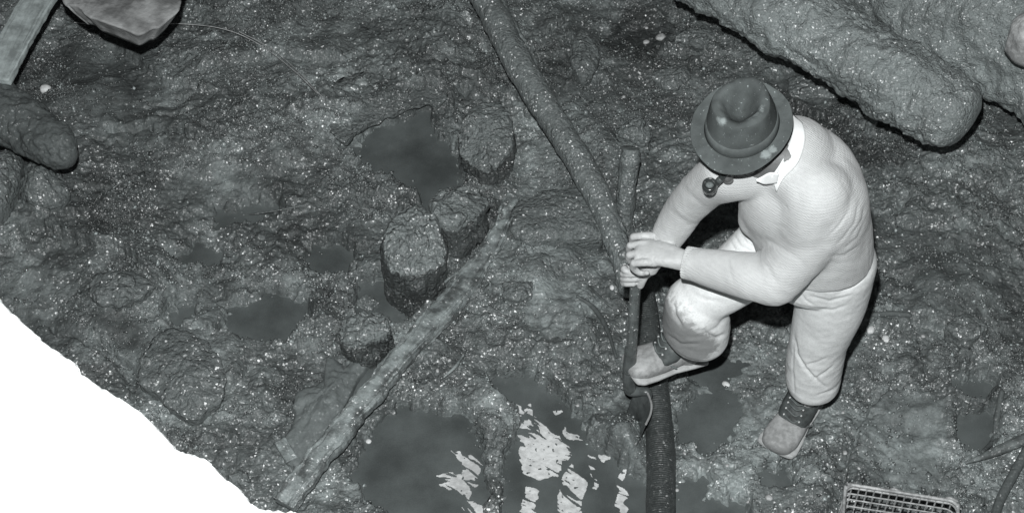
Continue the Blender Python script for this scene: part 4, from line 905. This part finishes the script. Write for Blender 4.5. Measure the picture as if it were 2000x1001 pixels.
def collar():
    bv = BVHTree.FromObject(SW, bpy.context.evaluated_depsgraph_get()); camp = Vector((0, 0, CH))
    off = Vector(SW.matrix_parent_inverse.to_translation())+parent_world(man)   # zero
    def strip(inner, outer, n=26, m=7):
        a = catmull([(x, y, z) for x, y, z in inner], n); b = catmull([(x, y, z) for x, y, z in outer], n); V = []
        for i in range(n):
            for j in range(m):
                t = j/(m-1); q = a[i]*(1-t)+b[i]*t; p = P(q[0], q[1], q[2]); d = (p-camp).normalized()
                hit = bv.ray_cast(camp, d)
                if hit[0] is not None and (hit[0]-camp).length < (p-camp).length+.01: p = hit[0]-d*.010
                V.append(p)
        Fq = [(i*m+j, i*m+j+1, (i+1)*m+j+1, (i+1)*m+j) for i in range(n-1) for j in range(m-1)]
        me = mesh_np('shirt_collar', V, Fq); o = link('shirt_collar', me, MM['shirt'], man); s = o.modifiers.new('s', 'SOLIDIFY'); s.thickness = .004; s.offset = 0
        sb = o.modifiers.new('m', 'SMOOTH'); sb.iterations = 4
    strip([(1548, 222, 1.43), (1548, 252, 1.43), (1537, 290, 1.42), (1522, 322, 1.40), (1506, 344, 1.38)], [(1568, 240, 1.40), (1574, 272, 1.39), (1560, 318, 1.36), (1530, 350, 1.32), (1516, 378, 1.28)])
    strip([(1522, 338, 1.39), (1504, 336, 1.39), (1488, 344, 1.38), (1476, 350, 1.37)], [(1518, 358, 1.34), (1505, 360, 1.34), (1492, 360, 1.35), (1478, 354, 1.37)])
    pass
collar()

def hat():
    ha = R(8); HU = (FD*math.sin(ha)+Vector((-.05, .0, 1))*math.cos(ha)).normalized(); HR = HU.cross(FD)*-1; HR.normalize(); HF = HU.cross(HR)
    if HF.dot(FD) < 0: HF = -HF
    C0 = P(1449, 246, 1.49); n, m = 120, 0
    def H(r, f, u): return C0+HR*r+HF*f+HU*(u-.02)
    prof = []  # (radius factor: brim or crown, height)
    br = .043
    for s in np.linspace(1, 0, 12): prof.append(('b', s, 0))
    for s in np.linspace(0, 1, 22): prof.append(('c', s, 0))
    for s in np.linspace(0, 1, 22): prof.append(('t', s, 0))
    V = []
    th = np.linspace(0, 2*math.pi, n, endpoint=False)
    for kind, s, _ in prof:
        for t in th:
            cr, cf = math.cos(t), math.sin(t)                # f = forwards
            ra, rb = .094, .108
            if kind == 'b':
                w = br*s; r = ra+w; f = rb+w; x, y = cr*r, cf*f
                h = -.012*s*max(0, cf)**2*1.5 + .022*s**2*abs(cr)**3*.3 + .016*s**3*max(0, -cf) - .004*s
            elif kind == 'c':
                k = 1-.18*s**1.5; x, y = cr*ra*k, cf*rb*k*(1-.06*s); x *= 1-.17*max(0, -cf)*s
                h = .098*s+.012*s*max(0, -cf)
                pin = math.exp(-((abs(cr)-.55)/.25)**2)*max(0, cf)*s; x *= 1-.20*pin      # front pinches
            else:
                k = .82*(1-s); x, y = cr*ra*k, cf*rb*k*.94; x *= 1-.17*max(0, -cf)*(1-s*.5); pin = math.exp(-((abs(cr)-.55)/.25)**2)*max(0, cf)*(1-s); x *= 1-.20*pin
                rr = math.hypot(x/ra, y/rb)
                h = .098+.012*max(0, -cf)*(1-s)+.008*math.sin(min(1, s*2.2)*math.pi/1.0)*(s < .45) - .044*(1-math.exp(-(s*2.0)**2))*math.exp(-(x/.050)**2)
            q = C0+HR*x+HF*y+HU*h
            V.append(q)
    V = np.array([tuple(v) for v in V]); d = .0050*fbm(V[:, 0]*14, V[:, 1]*14, V[:, 2]*14, oct=3, seed=77)
    V += d[:, None]*np.array(HU)*1.3+ (.004*noise(V[:, 0]*9, V[:, 1]*9, V[:, 2]*9, seed=78))[:, None]*np.array(HR)
    m = len(prof); i, j = np.meshgrid(np.arange(m-1), np.arange(n), indexing='ij'); j2 = (j+1) % n
    Q = [tuple(q) for q in np.stack([i*n+j, i*n+j2, (i+1)*n+j2, (i+1)*n+j], -1).reshape(-1, 4)]
    me = mesh_np('hat', V, Q)
    # felt with pale dried mud on the crown edges
    mt, nt, b, tc = base('muddy_felt'); v = tc.outputs['Object']
    cl = ramp(nt, mathn(nt, 'ADD', mathn(nt, 'MULTIPLY', ntex(nt, v, 22, 5), .5), mathn(nt, 'MULTIPLY', ntex(nt, v, 8, 3), .5)), [(.38, .075), (.62, .125)])
    fac = None
    STK = [(P(*q), r) for q, r in (((1408,172,1.62),.013), ((1398,190,1.61),.014), ((1388,210,1.60),.014), ((1379,226,1.59),.012), ((1402,237,1.58),.013), ((1412,236,1.58),.010), ((1488,192,1.62),.013), ((1482,206,1.61),.015), ((1470,216,1.60),.015), ((1458,222,1.59),.014), ((1415,318,1.49),.018), ((1495,300,1.49),.012), ((1510,292,1.49),.010))]
    for (p, r) in [(q, k*1.9) for q, k in STK]:
        dn = nt.nodes.new('ShaderNodeVectorMath'); dn.operation = 'DISTANCE'; dn.inputs[1].default_value = p; nt.links.new(v, dn.inputs[0])
        q = mathn(nt, 'MAXIMUM', mathn(nt, 'SUBTRACT', 1.0, mathn(nt, 'DIVIDE', dn.outputs['Value'], r)), 0.0); fac = q if fac is None else mathn(nt, 'MAXIMUM', fac, q)
    spots = ramp(nt, ntex(nt, v, 130, 3, .6), [(.66, 0.0), (.70, .25)])
    st = ramp(nt, mathn(nt, 'ADD', mathn(nt, 'MULTIPLY', fac, .6), mathn(nt, 'MULTIPLY', ntex(nt, v, 75, 4, .7), .7)), [(.50, 0.0), (.74, .20)])
    tint(nt, mathn(nt, 'ADD', cl, mathn(nt, 'ADD', st, spots)), b); b.inputs['Roughness'].default_value = .9; b.inputs['Specular IOR Level'].default_value = .15
    bump(nt, ntex(nt, v, 300, 4), b, .0012)
    o = link('hat', me, mt, man); s = o.modifiers.new('s', 'SOLIDIFY'); s.thickness = .003; s.offset = 1
    ss = o.modifiers.new('ss', 'SUBSURF'); ss.levels = ss.render_levels = 1
    pts = []; 
    V, Fq = [], []; nn = 90
    for k, (h, g) in enumerate(((.002, .004), (.004, .0062), (.030, .004), (.033, .0015))):
        kk = 1-.18*(h/.108)**1.5
        for t in np.linspace(0, 2*math.pi, nn, endpoint=False):
            cr, cf = math.cos(t), math.sin(t); V.append(C0+HR*(cr*(.094*kk+g))+HF*(cf*(.108*kk*(1-.06*h/.118)+g))+HU*(h+.0005))
    Fq = [(k*nn+j, k*nn+(j+1) % nn, (k+1)*nn+(j+1) % nn, (k+1)*nn+j) for k in range(3) for j in range(nn)]
    link('hat_band', mesh_np('hat_band', V, Fq), MM['band'], o)
hat()

def boot(name, toe, ankle, top, roll, label=None):
    """toe: tip on the ground line; ankle: centre of the shaft at the instep; top: shaft top centre"""
    fwd = Vector(toe)-Vector(ankle); u = (Vector(top)-Vector(ankle)).normalized() if roll is None else roll
    fwd = (fwd-u*fwd.dot(u)); L = fwd.length; fwd.normalize(); sd = fwd.cross(u)
    A = Vector(ankle)
    def B(f, s, h): return A+fwd*f+sd*s+u*h
    L = .205
    shell = [B(-.075, 0, -.045), B(-.04, 0, -.040), B(.02, 0, -.040), B(.09, .002, -.052), B(.15, .003, -.060), B(L-.025, .003, -.064)]
    pr = [loft(shell, [(.038, .040), (.044, .040), (.048, .040), (.058, .040), (.062, .036), (.054, .030)], n=36, rings=40, up=u, sup=2.5, capk=.9), loft([B(-.02, 0, -.06), B(.0, 0, -.03)], [(.044, .05), (.040, .046)], up=fwd)]
    me = union('rubber_shell', pr, .0042, 4, .6)
    sh = link(name, me, MM['rubber'], man)
    tube('sole', [B(-.078, 0, -.088), B(-.03, 0, -.088), B(.04, 0, -.089), B(.11, .002, -.089), B(.16, .003, -.088), B(L-.022, .003, -.085)], [(.044, .010), (.048, .010), (.049, .009), (.065, .011), (.071, .013), (.066, .013)], MM['sole'], sh, n=40, rings=50, up=u, sup=3.2)
    tube('seam', [B(.118+.0*k, math.sin(a)*.05, -.030+math.cos(a)*.012) if False else B(.128-.075*abs(math.sin(a))**2, math.sin(a)*.060, -.026-.026*abs(math.sin(a))**3) for k, a in enumerate(np.linspace(-1.45, 1.45, 9))], [.003], MM['lace'], sh, n=8, rings=40)
    tube('leather_upper', [B(.100, 0, -.042), B(.062, 0, -.016), B(.022, 0, .020), A*.5+Vector(top)*.5, Vector(top)], [(.050, .026), (.057, .042), (.056, .052), (.056, .052), (.058, .054)], MM['leather'], sh, n=40, rings=40, up=fwd, caps='rf', noise_fn=nz(25, .003, 45))
    for k in range(6):
        t = k/5; c = B(.106-.036*t, 0, -.006+.088*t+.014*math.sin(t*math.pi))
        tube('lace', [c+sd*.026-fwd*.006, c+sd*.010+fwd*.003+u*.004, c-sd*.010+fwd*.003-u*.004, c-sd*.026-fwd*.006+u*.006], [.0022], MM['lace'], sh, n=8, rings=14)
        for s in (-1, 1):
            V, Fq = ellipsoid(c+sd*s*.028-fwd*.007, (.0042, .0042, .0042), None, 1); link('eyelet', mesh_np('eyelet', V, Fq), MM['eyelet'], sh)
    return sh
boot('boot', P(1520, 874, .02), P(1573, 776, .11), P(1592, 742, .24), Vector((.04, .05, 1)).normalized())
boot('boot', P(1240, 728, .27), P(1340, 666, .345), P(1348, 664, .47), Vector((.12, .12, 1)).normalized())

# tobacco pipe
def tpipe():
    c = P(1386, 361, 1.355); root = empty('tobacco_pipe', c-Vector((0, 0, .03))); tag(root, 'dark briar tobacco pipe hanging from the mouth below the hat brim', 'pipe')
    ax = Vector((-.12, -.30, .95)).normalized(); mouth = H(.012, .092, -.066); st = c-ax*.030
    # hollow bowl by lathe
    X = ax.orthogonal().normalized(); Y = ax.cross(X); V = []; prof = [(.002, -.046), (.012, -.044), (.019, -.030), (.0215, -.010), (.020, .006), (.019, .008), (.015, .007), (.014, -.004), (.002, -.006)]
    for r, h in prof:
        for k in range(32): a = k/32*2*math.pi; V.append(c+ax*h+X*(math.cos(a)*r)+Y*(math.sin(a)*r))
    Fq = [(i*32+j, i*32+(j+1) % 32, (i+1)*32+(j+1) % 32, (i+1)*32+j) for i in range(len(prof)-1) for j in range(32)]
    link('bowl', mesh_np('bowl', V, Fq), MM['pipe'], root)
    V, Fq = ellipsoid(c+ax*.0, (.0118, .0118, .004), None, 2); link('ash', mesh_np('ash', V, Fq), MM['ash'], root)
    m1 = P(1424, 334, 1.385); d = (m1-st)
    tube('stem', [m1-d*.05, m1+(mouth-m1)*.5, mouth], [.0075, .006, .005], MM['pipe'], root, n=16, rings=16)
    tube('shank', [st, st+d*.25, st+d*.5], [.011, .0105, .0095], MM['pipe'], root, n=20, rings=16, caps='rf')
    tube('ferrule', [st+d*.49, st+d*.54], [.0103], MM['leather'], root, n=20, rings=4)
    tube('mouthpiece', [st+d*.54, st+d*.75+Vector((0, 0, .002)), m1], [.0092, .0088, .0075], MM['pipe'], root, n=16, rings=16)
tpipe()
